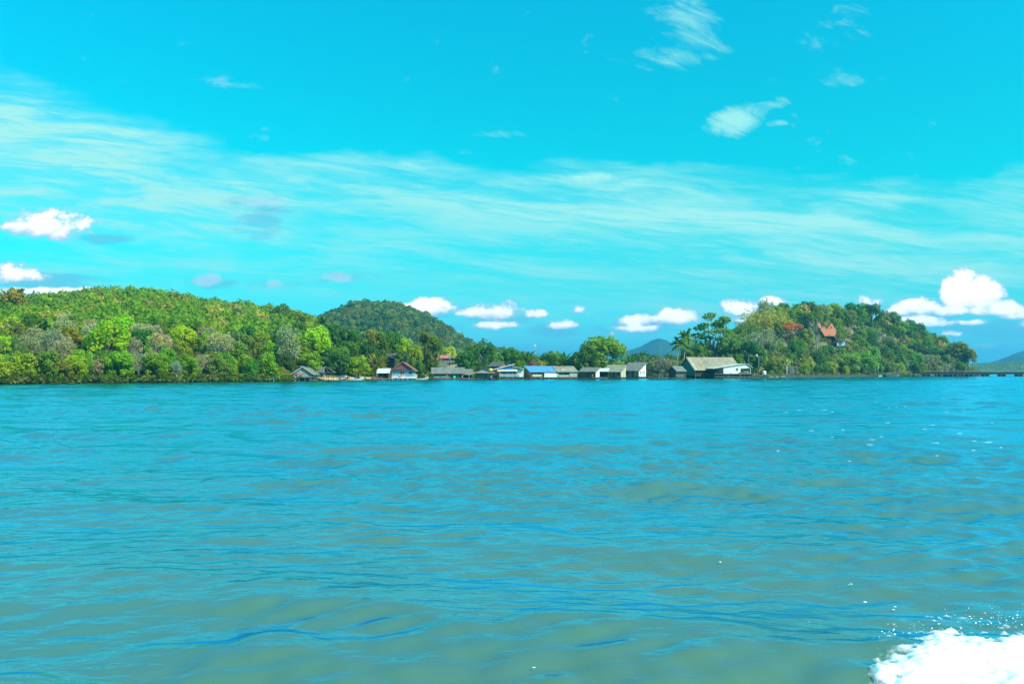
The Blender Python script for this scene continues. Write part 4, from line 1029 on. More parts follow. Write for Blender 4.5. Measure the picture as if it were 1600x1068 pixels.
# --- buildings behind the long grey house
def wall_house(name, label, px0, px1, d, z0r, ztl, ztr, depth, wmat, rmat, roof_t=0.25, wins=(), oh=0.5):
    """a plain plastered house with a single sloping roof, standing on the ground"""
    pxm = (px0+px1)/2; t = empty(name, (X(pxm, d), d+depth/2, 0)); tag(t, label, 'house', 'houses behind the waterfront row')
    x1 = (px1-px0)*d/F/2; x0 = -x1; zb = Zp(z0r, d); zl, zr_ = Zp(ztl, d), Zp(ztr, d); y0, y1 = -depth/2, depth/2
    m = MB(); m.add([(x0,y0,-0.5),(x1,y0,-0.5),(x1,y1,-0.5),(x0,y1,-0.5),(x0,y0,zl),(x1,y0,zr_),(x1,y1,zr_),(x0,y1,zl)], [(0,3,2,1),(4,5,6,7),(0,1,5,4),(1,2,6,5),(2,3,7,6),(3,0,4,7)])
    m.build('wall', wmat, t)
    k = (zr_-zl)/(x1-x0)
    MB().slab([(x0-oh, y0-oh, zl-k*oh+0.03+roof_t), (x1+oh, y0-oh, zr_+k*oh+0.03+roof_t), (x1+oh, y1+oh, zr_+k*oh+0.03+roof_t), (x0-oh, y1+oh, zl-k*oh+0.03+roof_t)], roof_t).build('roof', rmat, t)
    for a, b_, zz0, zz1 in wins:
        xa, xb = x0+(x1-x0)*a, x0+(x1-x0)*b_; za, zb2 = Zp(zz0, d), Zp(zz1, d)
        m = MB(); m.box(xa-.08, xb+.08, y0-.06, y0-.001, zb2, zb2+.08); m.box(xa-.08, xb+.08, y0-.06, y0-.001, za-.08, za); m.box(xa-.08, xa, y0-.06, y0-.001, za, zb2); m.box(xb, xb+.08, y0-.06, y0-.001, za, zb2)
        w = m.build('window', M_WHITE, t); MB().box(xa, xb, y0-.03, y0-.002, za, zb2).build('pane', M_GLASS, w)
    return t
wall_house('white_walled_house', 'white walled house with a slanting grey roof behind the long grey house', 699, 727, 372, 590, 567.5, 565.0, 7, M_CREAM, M_ROOFG, wins=[(.08, .16, 572, 569.5)])
wall_house('grey_block_house', 'low grey concrete house with a flat roof beneath the pinkish roof', 686, 713, 392, 590, 560.5, 560.5, 8, M_CONC, M_DCONC, wins=[(.2, .32, 566, 563.5), (.55, .68, 566, 563.5)])
t, b = house('pink_roofed_house', 'house with a pinkish red roof half hidden behind feathery trees', 690, 20, 8, 570, 561.5, 554.5, M_PINKR, {'f': M_CONC, 'b': M_CONC, 'l': M_CONC, 'r': M_CONC}, d=408, yaw=-22, oh=0.5, nst=(3, 2), ground=0.2, group='houses behind the waterfront row')
t, b = house('hillside_hut', 'dark hut with a grey roof deep among the trees above the red roofed house', 606, 20, 7, 571, 559, 551.5, M_ROOFD, {'f': M_DARKW, 'b': M_DARKW, 'l': M_DARKW, 'r': M_DARKW}, d=dS(606, 36), oh=0.6, nst=(3, 2), ground=0.0, group='houses behind the waterfront row', wins=[(.2, .4, .3, .8)])
t, b = house('brown_gabled_house', 'brown wooden house whose dark gabled roof peeks behind the white and blue house', 779, 16, 8, 586, 571.5, 565.0, M_ROOFD, {'f': M_BROWNW, 'b': M_BROWNW, 'l': M_BROWNW, 'r': M_BROWNW}, d=dS(779, 14), yaw=-28, oh=0.6, nst=(3, 2), ground=-0.5, group='houses behind the waterfront row')
# --- small grey hut
t, b = house('stilt_hut', 'small grey hut with a shallow gable and wide eave left of the blue-gabled white house', 756, 26, 6.5, 589.5, 580.6, 574.8, M_ROOFD, {'f': M_GREYW, 'b': M_DARKW, 'l': M_DARKW, 'r': M_WOOD}, rdir='y', oh=0.7, nst=(5, 3), inset=0.9, gable='front', wins=[(.12, .5, .3, .85, M_WOOD)], doors=[(.56, .66)])
MB().slab([(b[0]-1.0, b[2]-1.7, b[5]-0.45), (b[1]+1.0, b[2]-1.7, b[5]-0.45), (b[1]+1.0, b[2]+0.2, b[5]+0.02), (b[0]-1.0, b[2]+0.2, b[5]+0.02)], 0.1).build('awning', M_ROOFT, t)
# --- white and blue house with two opposed slopes
def white_blue():
    px = 793; d = dS(px); s = d/F; t = empty('white_blue_house', (X(px, d), d+4.0, 0)); tag(t, 'white house with a raised butterfly-edged white roof and a bright blue gable', 'house', 'stilt houses of the fishing village')
    lx = lambda p: (p-px)*s; zz = lambda r: Zp(r, d); y0, y1 = -4.0, 4.0; zf = zz(588.6)
    MB().box(lx(780.5), lx(818), y0-0.8, y1, zf-0.2, zf).build('deck', M_WOOD, t)
    for i in range(6):
        for y in (y0-0.6, 0, y1-0.3):
            x = lx(781.5+35.5*i/5); MB().tube([(x, y, -1.2), (x, y, zf-0.2)], 0.11, 6).build('stilt', M_WOOD, t)
    MB().box(lx(781), lx(809), y0+1.4, y0+1.48, zf, zz(580.2)).build('wall', M_BLUEW, t)
    MB().box(lx(809), lx(818), y0+0.5, y0+0.6, zf, zz(577)).build('wall', M_WHITE, t)
    MB().box(lx(818)-0.08, lx(818), y0+0.6, y1, zf, zz(576.3)).build('wall', M_WHITE, t)
    MB().box(lx(781), lx(818)-0.08, y1-0.08, y1, zf, zz(577)).build('wall', M_WHITE, t)
    MB().box(lx(781), lx(781)+0.08, y0+1.48, y1-0.08, zf, zz(578)).build('wall', M_GREYW, t)
    m = MB(); yg = y0-0.3
    g = [(lx(780), zz(576.8)), (lx(800), zz(576.8)), (lx(800), zz(569.9))]
    m.add([(a, yg, c) for a, c in g]+[(a, yg+0.08, c) for a, c in g], [(0,1,2), (5,4,3), (0,3,4,1), (1,4,5,2), (2,5,3,0)]); m.build('gable', M_DBLUE, t)
    m = MB(); g = [(lx(800.2), zz(576.8)), (lx(808), zz(576.8)), (lx(808), zz(573.4)), (lx(800.2), zz(571.2))]
    m.add([(a, yg+0.1, c) for a, c in g]+[(a, yg+0.18, c) for a, c in g], [(0,1,2,3), (7,6,5,4), (0,4,5,1), (1,5,6,2), (2,6,7,3), (3,7,4,0)]); m.build('gable_side', M_GREYW, t)
    MB().slab([(lx(770), yg-0.6, zz(576.6)), (lx(804), yg-0.6, zz(567.6)), (lx(804), y1+0.6, zz(567.6)), (lx(770), y1+0.6, zz(576.6))], 0.42).build('roof', M_ROOFW, t)
    MB().slab([(lx(800.3), yg-0.3, zz(571.4)), (lx(819), yg-0.3, zz(575.8)), (lx(819), y1+0.4, zz(575.8)), (lx(800.3), y1+0.4, zz(571.4))], 0.22).build('roof', M_ROOFW, t)
    MB().slab([(lx(777), yg-1.1, zz(579.6)), (lx(808.5), yg-1.1, zz(579.6)), (lx(808.5), yg-0.02, zz(577.0)), (lx(777), yg-0.02, zz(577.0))], 0.22).build('porch_roof', M_ROOFW, t)
    for a, c in ((784.5, 793), (797, 799.5)):
        m = MB(); yy = y0+1.4; m.box(lx(a)-.1, lx(c)+.1, yy-.06, yy-.001, zz(581.2), zz(580.8)); m.box(lx(a)-.1, lx(c)+.1, yy-.06, yy-.001, zz(585.6), zz(585.2))
        m.box(lx(a)-.1, lx(a), yy-.06, yy-.001, zz(585.2), zz(581.2)); m.box(lx(c), lx(c)+.1, yy-.06, yy-.001, zz(585.2), zz(581.2))
        w = m.build('window', M_WHITE, t); MB().box(lx(a), lx(c), yy-.03, yy-.002, zz(585.2), zz(581.2)).build('pane', M_GLASS, w)
    MB().box(lx(801.5), lx(806), y0+1.34, y0+1.399, zf+.02, zz(581)).build('door', M_GABLER, t)
    m = MB(); yr = y0-0.7
    for z in (zf+0.55, zf+1.0): m.box(lx(781), lx(811), yr-.04, yr+.04, z-.09, z+.09)
    for i in range(8): m.box(lx(781+30*i/7)-.06, lx(781+30*i/7)+.06, yr-.05, yr+.05, zf, zf+1.05)
    m.build('railing', M_WHITE, t)
    for p in (781.5, 791, 800.5, 808): MB().box(lx(p)-.07, lx(p)+.07, y0-0.55, y0-0.41, zf, zz(578.4)).build('porch_post', M_WHITE, t)
    MB().box(lx(809.5), lx(811.5), y0+0.1, y0+0.35, zf, zf+1.0).build('blue_cabinet', M_BLUEP, t)
white_blue()
# --- sky-blue roofed house
t, b = house('blue_roofed_house', 'house with a long sky-blue sheet roof and brown gable end', 847, 44, 7.5, 588.0, 580.6, 571.8, M_ROOFB, {'f': M_GREYW, 'b': M_DARKW, 'l': M_BROWNW, 'r': M_GREYW}, yaw=18, rdir='m', oh=0.5, nst=(7, 3), inset=1.2, doors=[(.28, .34), (.40, .45, M_BROWNW)], wins=[(.10, .22, .35, .9, M_WOOD)], porch_posts=6)
x0, x1, y0, y1, zf, ze, zr = b
MB().box(x0+0.05*(x1-x0), x0+0.40*(x1-x0), y0-0.02, y0+0.06, zf, zf+0.85).build('porch_panel', M_CREAM, t)
MB().slab([(x0+0.48*(x1-x0), y0-0.10, zf-0.25), (x1, y0-0.10, zf-0.25), (x1, y0-0.10, ze-0.35), (x0+0.48*(x1-x0), y0-0.10, ze-0.35)], 0.08).build('front_panel', M_WHITE, t)
side_win(t, b, -1, -1.5, -0.6, zf+0.8, zf+1.7, M_GLASS, M_WOOD); side_win(t, b, -1, 0.5, 1.4, zf+0.8, zf+1.7, M_GLASS, M_WOOD)
# --- grey house with rusty patched roof
t, b = house('stilt_house', 'grey roofed stilt house with rust-red patches next to the sky-blue roof', 884, 31, 7.0, 588.5, 580.4, 572.0, M_ROOFT, {'f': M_DARKW, 'b': M_DARKW, 'l': M_WOOD, 'r': M_GREYW}, yaw=12, rdir='m', oh=0.5, nst=(6, 3), inset=1.0, wins=[(.15, .4, .3, .85, M_WOOD)], doors=[(.48, .56, M_BROWNW)])
x0, x1, y0, y1, zf, ze, zr = b
def rp(fa, fb, ga, gb, mt):
    z_ = lambda g: ze+(zr-ze)*g+0.125
    ya, yb = y0+(y1-y0)*ga, y0+(y1-y0)*gb
    MB().slab([(x0+(x1-x0)*fa, ya, z_(ga)), (x0+(x1-x0)*fb, ya, z_(ga)), (x0+(x1-x0)*fb, yb, z_(gb)), (x0+(x1-x0)*fa, yb, z_(gb))], 0.03).build('roof_patch', mt, t)
rp(.12, .62, .68, .99, M_RUST); rp(.30, .37, .2, .5, M_ROOFW); rp(.42, .47, .25, .5, M_ROOFW); rp(.72, .76, .2, .42, M_ROOFW)
MB().box(x0+0.60*(x1-x0), x1, y0-0.02, y0+0.06, zf, ze-0.3).build('front_panel', M_GREYW, t)
MB().box(x0+0.05*(x1-x0), x0+0.58*(x1-x0), y0+0.0, y0+0.08, zf, zf+0.8).build('porch_panel', M_GREENW, t)
# --- three grey houses turned to the left, white gable ends to the right
def turned(label, px, wpx, depth, fl, ev, rg, yaw, roof, wr, fcol, wins=(), rail=None, e=-2.0, nst=(5, 4), name='stilt_house'):
    t, b = house(name, label, px, wpx, depth, fl, ev, rg, roof, {'f': fcol, 'b': M_DARKW, 'l': M_DARKW, 'r': wr}, d=dS(px, e), yaw=yaw, rdir='m', oh=0.5, nst=nst, inset=1.2, wins=wins, doors=[(.5, .62, M_DARKW)], rail=rail)
    return t, b
t, b = turned('low grey roofed house with reddish front boards and a whitish end wall', 922.5, 24, 4.4, 588.8, 580.0, 574.0, -26, M_ROOFG, M_WHITE, M_BROWNW, [(.66, .9, .3, .85, M_WOOD)])
t, b = turned('middle grey house with tan roof patches and open porch of posts', 962, 26, 6.0, 588.8, 580.2, 570.0, -28, M_ROOFT, M_CREAM, M_GREENW, [(.08, .3, .3, .9, M_WOOD), (.66, .92, .3, .9, M_WOOD)], rail=M_WOOD)
t, b = house('open_shed', 'small shed with a whitish sheet roof between two grey houses', 944, 15, 4.5, 588.5, 579.6, 575.0, M_ROOFW, {'b': M_DARKW, 'l': M_DARKW, 'r': M_DARKW}, d=dS(944, 1), yaw=-10, oh=0.4, nst=(3, 2), cat='shed')
t, b = turned('tall grey roofed house with a bright white gable wall facing right', 993, 24, 6.8, 588.0, 578.4, 566.3, -34, M_ROOFG, M_WHITE, M_GREENW, [(.08, .25, .3, .85, M_WOOD)], nst=(5, 5))
side_win(t, b, 1, -2.0, -1.1, b[4]+1.0, b[4]+2.4); side_win(t, b, 1, 0.2, 1.1, b[4]+1.2, b[4]+2.4); side_win(t, b, 1, 1.9, 2.6, b[4]+0.9, b[4]+1.8)
k_ = MB(); k_.bar((b[1]+0.53, b[2]-0.5, b[5]-0.1), (b[1]+0.53, b[3]+0.25, b[6]+0.06), 0.08, 0.3); k_.build('barge_board', M_RUST, t)
# --- grey roofs around the bare trees, small hut
t, b = house('stilt_hut', 'grey roofed hut behind the bare grey trees', 1036, 24, 8, 588, 578.5, 566.5, M_ROOFD, {'f': M_WOOD, 'b': M_WOOD, 'l': M_WOOD, 'r': M_WOOD}, d=dS(1036, 24), yaw=24, oh=0.6, nst=(3, 2), ground=-0.5)
t, b = house('stilt_hut', 'little hut with a pale grey roof and dark gable end left of the big shed', 1060, 15, 6.0, 588.0, 579.0, 571.8, M_ROOFG, {'f': M_WOOD, 'b': M_DARKW, 'l': M_DARKW, 'r': M_DARKW}, yaw=28, oh=0.5, nst=(4, 3), inset=0.9, rail=M_WOOD)
# --- the big shed and its white annex
dR = dS(1110, -2.0)
t, b = house('big_shed', 'big waterside shed with a long patched grey roof and dark open front', 1116, 76, 15.0, 586.0, 576.6, 557.5, M_ROOFS, {'f': M_DARKW, 'b': M_DARKW, 'l': M_SHADEW, 'r': M_GREYW}, d=dR, yaw=18, oh=0.8, nst=(11, 4), inset=3.0, porch_posts=7, cat='shed', doors=[(.12, .2), (.4, .5)], rail=M_WOOD)
x0, x1, y0, y1, zf, ze, zr = b
def on_roof(fx0, fx1, fy0, fy1, mat, nm='roof_patch'):
    k = (zr-ze)/(y1); za = lambda y: zr + y*k + 0.115
    ya, yb = y0*fy0, y0*fy1
    MB().slab([(x0+(x1-x0)*fx0, ya, za(ya)), (x0+(x1-x0)*fx1, ya, za(ya)), (x0+(x1-x0)*fx1, yb, za(yb)), (x0+(x1-x0)*fx0, yb, za(yb))], 0.03).build(nm, mat, t)
on_roof(.26, .42, 1.03, .02, M_ROOFT); on_roof(.015, .03, 1.04, .02, M_ROOFW, 'roof_edge'); on_roof(.46, .49, .18, .06, M_ROOFT); on_roof(.56, .585, .2, .07, M_ROOFT)
MB().box(x0+0.28*(x1-x0), x0+0.5*(x1-x0), y0+0.2, y0+0.3, zf+0.1, zf+0.7).build('porch_panel', M_WOOD, t)
MB().tube([(x0+0.66*(x1-x0), -0.3, zr-0.1), (x0+0.66*(x1-x0), -0.3, zr+1.5)], 0.09, 6).build('vent_pipe', M_RUST, t)
def annex():
    px = 1143; d = dR-5.5; s = d/F; dep = 9.0
    t = empty('white_annex', (X(px, d), d+dep/2, 0), R(10)); tag(t, 'white walled gabled annex at the right end of the big shed', 'house', 'stilt houses of the fishing village')
    lx = lambda p: (p-px)*s; zz = lambda r: Zp(r, d); y0, y1 = -dep/2, dep/2; zf = zz(583.5)
    def prism(pts, y, th, nm, mt):
        n = len(pts); m = MB(); m.add([(a, y, c) for a, c in pts]+[(a, y+th, c) for a, c in pts], [tuple(range(n)), tuple(range(2*n-1, n-1, -1))]+[(i, i+n, (i+1) % n+n, (i+1) % n) for i in range(n)]); return m.build(nm, mt, t)
    prism([(lx(1127), zf), (lx(1155), zf), (lx(1155), zz(575.6)), (lx(1172), zz(574.6)), (lx(1164), zz(569.3)), (lx(1150), zz(570.6)), (lx(1127), zz(574.4))], y0, 0.12, 'wall', M_WHITE)
    MB().box(lx(1127), lx(1127)+0.12, y0+0.12, y1, zf, zz(575)).build('wall', M_WHITE, t)
    MB().box(lx(1155), lx(1155)+0.1, y0+0.12, y1, zf, zz(575.6)).build('wall', M_WHITE, t)
    MB().box(lx(1155)+0.1, lx(1172), y1-0.1, y1, zf, zz(575.6)).build('wall', M_GREYW, t)
    oh = 0.3
    MB().slab([(lx(1109), y0-oh, zz(575.2)), (lx(1165), y0-oh, zz(567.6)), (lx(1165), y1+3.5, zz(567.6)), (lx(1109), y1+3.5, zz(575.2))], 0.22).build('roof', M_ROOFW, t)
    MB().slab([(lx(1165)+.02, y0-oh, zz(567.6)), (lx(1175.5), y0-oh, zz(573.8)), (lx(1175.5), y1+.5, zz(573.8)), (lx(1165)+.02, y1+.5, zz(567.6))], 0.22).build('roof', M_ROOFG, t)
    m = MB(); m.bar((lx(1109), y0-oh-.06, zz(575.7)), (lx(1165), y0-oh-.06, zz(568.1)), .1, .3); m.bar((lx(1165), y0-oh-.06, zz(568.1)), (lx(1175.5), y0-oh-.06, zz(574.3)), .1, .3); m.build('barge_board', M_GREYW, t)
    a, c = lx(1148), lx(1150.8); m = MB(); m.box(a-.1, c+.1, y0-.06, y0-.001, zz(575.2), zz(574.8)); m.box(a-.1, c+.1, y0-.06, y0-.001, zz(579), zz(578.6)); m.box(a-.1, a, y0-.06, y0-.001, zz(578.6), zz(575.2)); m.box(c, c+.1, y0-.06, y0-.001, zz(578.6), zz(575.2))
    w = m.build('window', M_GREYW, t); MB().box(a, c, y0-.03, y0-.002, zz(578.6), zz(575.2)).build('pane', M_GLASS, w)
    MB().box(lx(1172)-.15, lx(1172), y0, y0+.15, zf, zz(574.6)).build('porch_post', M_WHITE, t)
    MB().box(lx(1155)+.2, lx(1172)-.2, y0+.05, y0+.12, zf, zf+.55).build('porch_panel', M_BROWNW, t)
    for q, mt in ((1159, M_BROWNW), (1167, M_WHITE)): MB().box(lx(q)-1.0, lx(q)+1.2, y0+2.2, y0+3.4, zf, zf+1.3).build('cupboard', mt, t)
    return d, s, zf
dA, sA, zA = annex()
def jetty():
    px = 1160; d = dA-1.6; t = empty('jetty', (X(px, d), d, 0)); tag(t, 'long weathered jetty on many posts under the white annex and water tank', 'jetty')
    lx = lambda p: (p-px)*d/F
    MB().box(lx(1118), lx(1176), 0, 13.5, zA-.26, zA-.01).build('deck', M_WOOD, t)
    MB().box(lx(1176), lx(1201), 0.4, 7, zA-.7, zA-.45).build('deck', M_WOOD, t)
    for i in range(21):
        p = 1118+82*i/20.0
        for y in (0.2, 4.5): 
            x = lx(p)+0.12*math.sin(i*7); MB().tube([(x, y+.3, -1.4), (x, y+.3, zA+(-.26 if p < 1176 else -.7)+(.9 if i % 3 == 0 and y < 1 else 0))], 0.15, 6).build('post', M_CONC if i % 2 else M_WOOD, t)
    m = MB(); m.box(lx(1118), lx(1201), .1, .2, zA-1.5, zA-1.3); m.build('crossbeam', M_WOOD, t)
    for p in (1160, 1171, 1180): MB().box(lx(p)-.7, lx(p)+.7, 1.0, 2.2, zA-.01 if p < 1176 else zA-.45, zA+.6 if p < 1176 else zA+.2).build('crate', M_BROWNW if p != 1171 else M_CONC, t)
    return d
dJ = jetty()
def simple(name, label, cat, px, d, z, builders, group=None, rz=0.0):
    t = empty(name, (X(px, d), d, z), rz); tag(t, label, cat, group)
    for nm, mb, mt, *sm in builders: mb.build(nm, mt, t, bool(sm))
    return t
# water tank, poles, lamps, masts
simple('water_tank', 'white cylindrical water tank at the right end of the jetty', 'water tank', 1194, dJ+3, zA-.45, [('body', MB().lathe([(.2, .0), (.85, .05), (.9, .3), (.9, 1.35), (.75, 1.6), (.3, 1.75), (.12, 1.8)], 14), M_WHITE, 1), ('lid', MB().lathe([(.3, 1.76), (.3, 1.86), (.05, 1.9)], 12), M_GREYW)])
simple('water_tank', 'yellow drum standing behind the small grey hut', 'drum', 766.5, dS(766, 9), 0.3, [('body', MB().lathe([(.7, 0), (.8, .15), (.8, 2.4), (.7, 2.5)], 14).lathe([(.8, 2.5), (.85, 2.6), (.85, 3.9), (.5, 4.1)], 14), M_YEL, 1), ('stand', MB().box(-.7, .7, -.7, .7, -1.2, -.01), M_WOOD)])
def pole(name, label, px, top, base, d, builders, r=.13, cat='lamp post', group=None, mat=None, x=0):
    z = Zp(base, d); h = Zp(top, d)-z
    return simple(name, label, cat, px, d, z, [('pole', MB().tube([(0, 0, -1.0), (0, 0, h)], [r, r*.75], 8), mat or M_CONC, 1)]+[(nm, f(h), mt) for nm, f, mt in builders], group)
pole('utility_pole', 'concrete utility pole with a crossarm and white transformer by the water tank', 1185.5, 556, 583, dJ+5, [('crossarm', lambda h: MB().box(-1.7, 1.9, -.16, -.05, h-.5, h-.3), M_CONC), ('transformer', lambda h: MB().lathe([(.3, h-.2), (.42, h-.1), (.42, h+.7), (.3, h+.8)], 10, (-1.0, -.1, 0)), M_WHITE), ('insulator', lambda h: MB().lathe([(.08, h-.3), (.12, h-.1), (.05, h)], 8, (1.6, -.1, 0)), M_CREAM)], .16, 'utility pole')
def street_arm(dx, up=.5): return ('arm', lambda h: MB().tube([(0, 0, h-.1), (dx*.4, 0, h+up*.7), (dx, 0, h+up)], .06, 6), M_STEEL)
def lamp_head(dx, up=.5): return ('lamp_head', lambda h: MB().box(dx-.45*abs(dx)/dx, dx+.5*abs(dx)/dx, -.2, .2, h+up-.05, h+up+.12) if dx > 0 else MB().box(dx-.5, dx+.45, -.2, .2, h+up-.05, h+up+.12), M_WHITE)
pole('street_lamp', 'thin lamp post behind the right end of the annex roof', 1169.5, 556, 580, dJ+13, [street_arm(1.4, .15), lamp_head(1.4, .15)], .1)
pole('street_lamp', 'street lamp with a curved arm against the yellow edged tree', 703, 551, 568, 385, [street_arm(2.3, .9), lamp_head(2.3, .9)], .12, mat=M_STEEL)
pole('street_lamp', 'street lamp arm showing over the trees above the small grey hut', 768, 554, 580, 400, [street_arm(2.6, .7), lamp_head(2.6, .7)], .11, mat=M_STEEL)
pole('street_lamp', 'bent white lamp pole beside the small timber landing stage', 1229.5, 571, 589, dS(1229, -1), [('arm', lambda h: MB().tube([(0, 0, h-.05), (.3, 0, h+.5), (1.7, 0, h+2.1)], .13, 6), M_WHITE), ('lamp_head', lambda h: MB().bar((1.5, 0, h+1.85), (2.0, 0, h+2.4), .3, .2), M_WHITE)], .15, mat=M_WHITE)
for px, top, base, d, lab in ((1367.5, 569, 584, 548, 'curved lamp post behind the dark pickup truck'), (1372.5, 568, 586, 541, 'straight lamp post in front of the dark pickup truck'), (1418.5, 563.5, 581.5, 588, 'lamp post at the left end of the bridge'), (1514, 566.5, 580.5, 592.6, 'lamp post in the middle of the visible bridge'), (1597, 570, 580.5, 592.6, 'lamp post on the bridge at the right edge of the picture')):
    dx = -1.6 if px < 1370 else 1.3
    pole('street_lamp', lab, px, top, base, d, [street_arm(dx, .25), lamp_head(dx, .25)] if px != 1372.5 else [('lamp_head', lambda h: MB().box(-.15, .35, -.15, .15, h, h+.2), M_WHITE)], .12, group='lamp posts along the causeway and bridge', mat=M_STEEL)
def mast(px, top, base, d, w, lab):
    z = 0; zt = Zp(top, d); zb = Zp(base, d)-12
    t = empty('radio_mast', (X(px, d), d, zb)); tag(t, lab, 'mast', 'far radio masts'); m = MB(); n = 14; H_ = zt-zb
    for sx in (-1, 1):
        for sy in (-1, 1): m.bar((sx*w, sy*w, 0), (sx*w*.7, sy*w*.7, H_), .22)
    for i in range(n):
        a, c = H_*i/n, H_*(i+1)/n; q = w*(1-.3*i/n); sg = 1 if i % 2 else -1
        m.bar((-q*sg, -q, a), (q*sg, -q, c), .16); m.bar((-q*sg, q, a), (q*sg, q, c), .16); m.bar((-q, -q*sg, a), (-q, q*sg, c), .16); m.bar((-q, -q, c), (q, -q, c), .14)
    m.build('lattice', M_STEEL, t)
    MB().tube([(0, 0, H_-.1), (0, 0, H_+2.4)], .1, 5).build('antenna', M_STEEL, t)
    for k, (a, zz) in enumerate(((0, -.8), (2.1, -1.4), (4.2, -1.0))): MB().box(math.cos(a)*w*1.3-.3, math.cos(a)*w*1.3+.3, math.sin(a)*w*1.3-.2, math.sin(a)*w*1.3+.2, H_+zz-1.2, H_+zz+.9).build('panel_antenna', M_WHITE, t)
mast(835.5, 538, 562, 900, .75, 'thin lattice mast rising far behind the sky-blue roofed house')
mast(955.5, 519, 545, 700, .80, 'lattice mast showing behind the great yellow-green tree')
# hillside house
dH = 552; zH = Zp(536, dH)
t, b = house('hillside_house', 'house with a steep orange tiled roof high on the wooded headland', 1294, 27, 10, 537, 521.5, 504, M_ORANGE, {'f': M_DARKW, 'b': M_DARKW, 'l': M_BROWNW, 'r': M_DARKW}, d=dH, yaw=32, oh=1.0, nst=(4, 3), ground=Zp(552, dH), inset=1.2, wins=[(.1, .3, .3, .8), (.6, .85, .3, .8)], rail=M_BROWNW, group='houses behind the waterfront row')
t, b = house('hillside_house', 'small blue-grey hut with a rusty red roof edge right of the orange roofed house', 1313, 14, 5, 540, 531, 523, M_RUST, {'f': M_BLUEW, 'b': M_DARKW, 'l': M_DARKW, 'r': M_DARKW}, d=dH+2, yaw=12, oh=.5, nst=(3, 2), ground=Zp(552, dH), wins=[(.2, .45, .3, .8)], group='houses behind the waterfront row')
# landing stage with blue drum
def stage():
    px = 1235; d = dS(1235, -1.5); s = d/F; t = empty('landing_stage', (X(px, d), d, 0)); tag(t, 'small timber landing stage with a raised platform by the bent lamp pole', 'landing stage')
    lx = lambda p: (p-px)*s; zz = lambda r: Zp(r, d)
    MB().box(lx(1229), lx(1240), 0, 2.6, zz(578.4), zz(577.4)).build('platform', M_WOOD, t); MB().box(lx(1225), lx(1242), .3, 3.2, zz(585.2), zz(584.4)).build('deck', M_WOOD, t)
    for p in (1229.6, 1234.5, 1239.4):
        for y in (.15, 2.4): MB().box(lx(p)-.16, lx(p)+.16, y-.1, y+.2, -1.4, zz(578.4)).build('post', M_CONC, t)
    MB().bar((lx(1230), .1, zz(584)), (lx(1239), .1, zz(579)), .12).build('brace', M_WOOD, t)
    return d, s
dT, sT = stage()
simple('plastic_drum', 'bright blue drum on top of the small landing stage', 'drum', 1237, dT+1.2, Zp(577.4, dT), [('body', MB().lathe([(.3, 0), (.36, .05), (.36, .8), (.3, .88)], 12), M_BLUEP, 1), ('lid', MB().lathe([(.2, .88), (.2, .94)], 8), M_BLUEP)])

# --- causeway along the headland, bridge beyond
def causeway():
    t = empty('sea_wall', (X(1310, 500), 500, 0)); tag(t, 'dark low sea wall carrying the shore road along the headland', 'sea wall')
    o = Vector((X(1310, 500), 500, 0)); pts = []
    for p in np.arange(1226, 1391, 6.0): pts.append((X(p, dS(p, -3.0)), dS(p, -3.0), Zp(585.9 if p < 1375 else 585.9-(p-1375)*.06, dS(p, -3.0))))
    pts = [Vector(q)-o for q in pts]
    def ribbon(w0, w1, z0, z1, fixed=None):
        m = MB(); n = len(pts); vs = []
        for q in pts: vs += [(q.x, q.y+w0, (q.z+z0) if fixed is None else fixed), (q.x, q.y+w1, (q.z+z0) if fixed is None else fixed), (q.x, q.y+w1, q.z+z1), (q.x, q.y+w0, q.z+z1)]
        fs = [(0, 1, 2, 3), tuple(4*(n-1)+k for k in (3, 2, 1, 0))]
        for i in range(n-1):
            for k in range(4): fs.append((4*i+k, 4*i+(k+1) % 4, 4*i+4+(k+1) % 4, 4*i+4+k))
        m.add(vs, fs); return m
    ribbon(0, .5, 0, 0, -2.0).build('wall', M_DCONC, t); ribbon(-.1, .65, .003, .22).build('coping', M_DCONC, t); ribbon(.66, 6.5, -.3, .02).build('road', M_DCONC, t)
    return t
causeway()
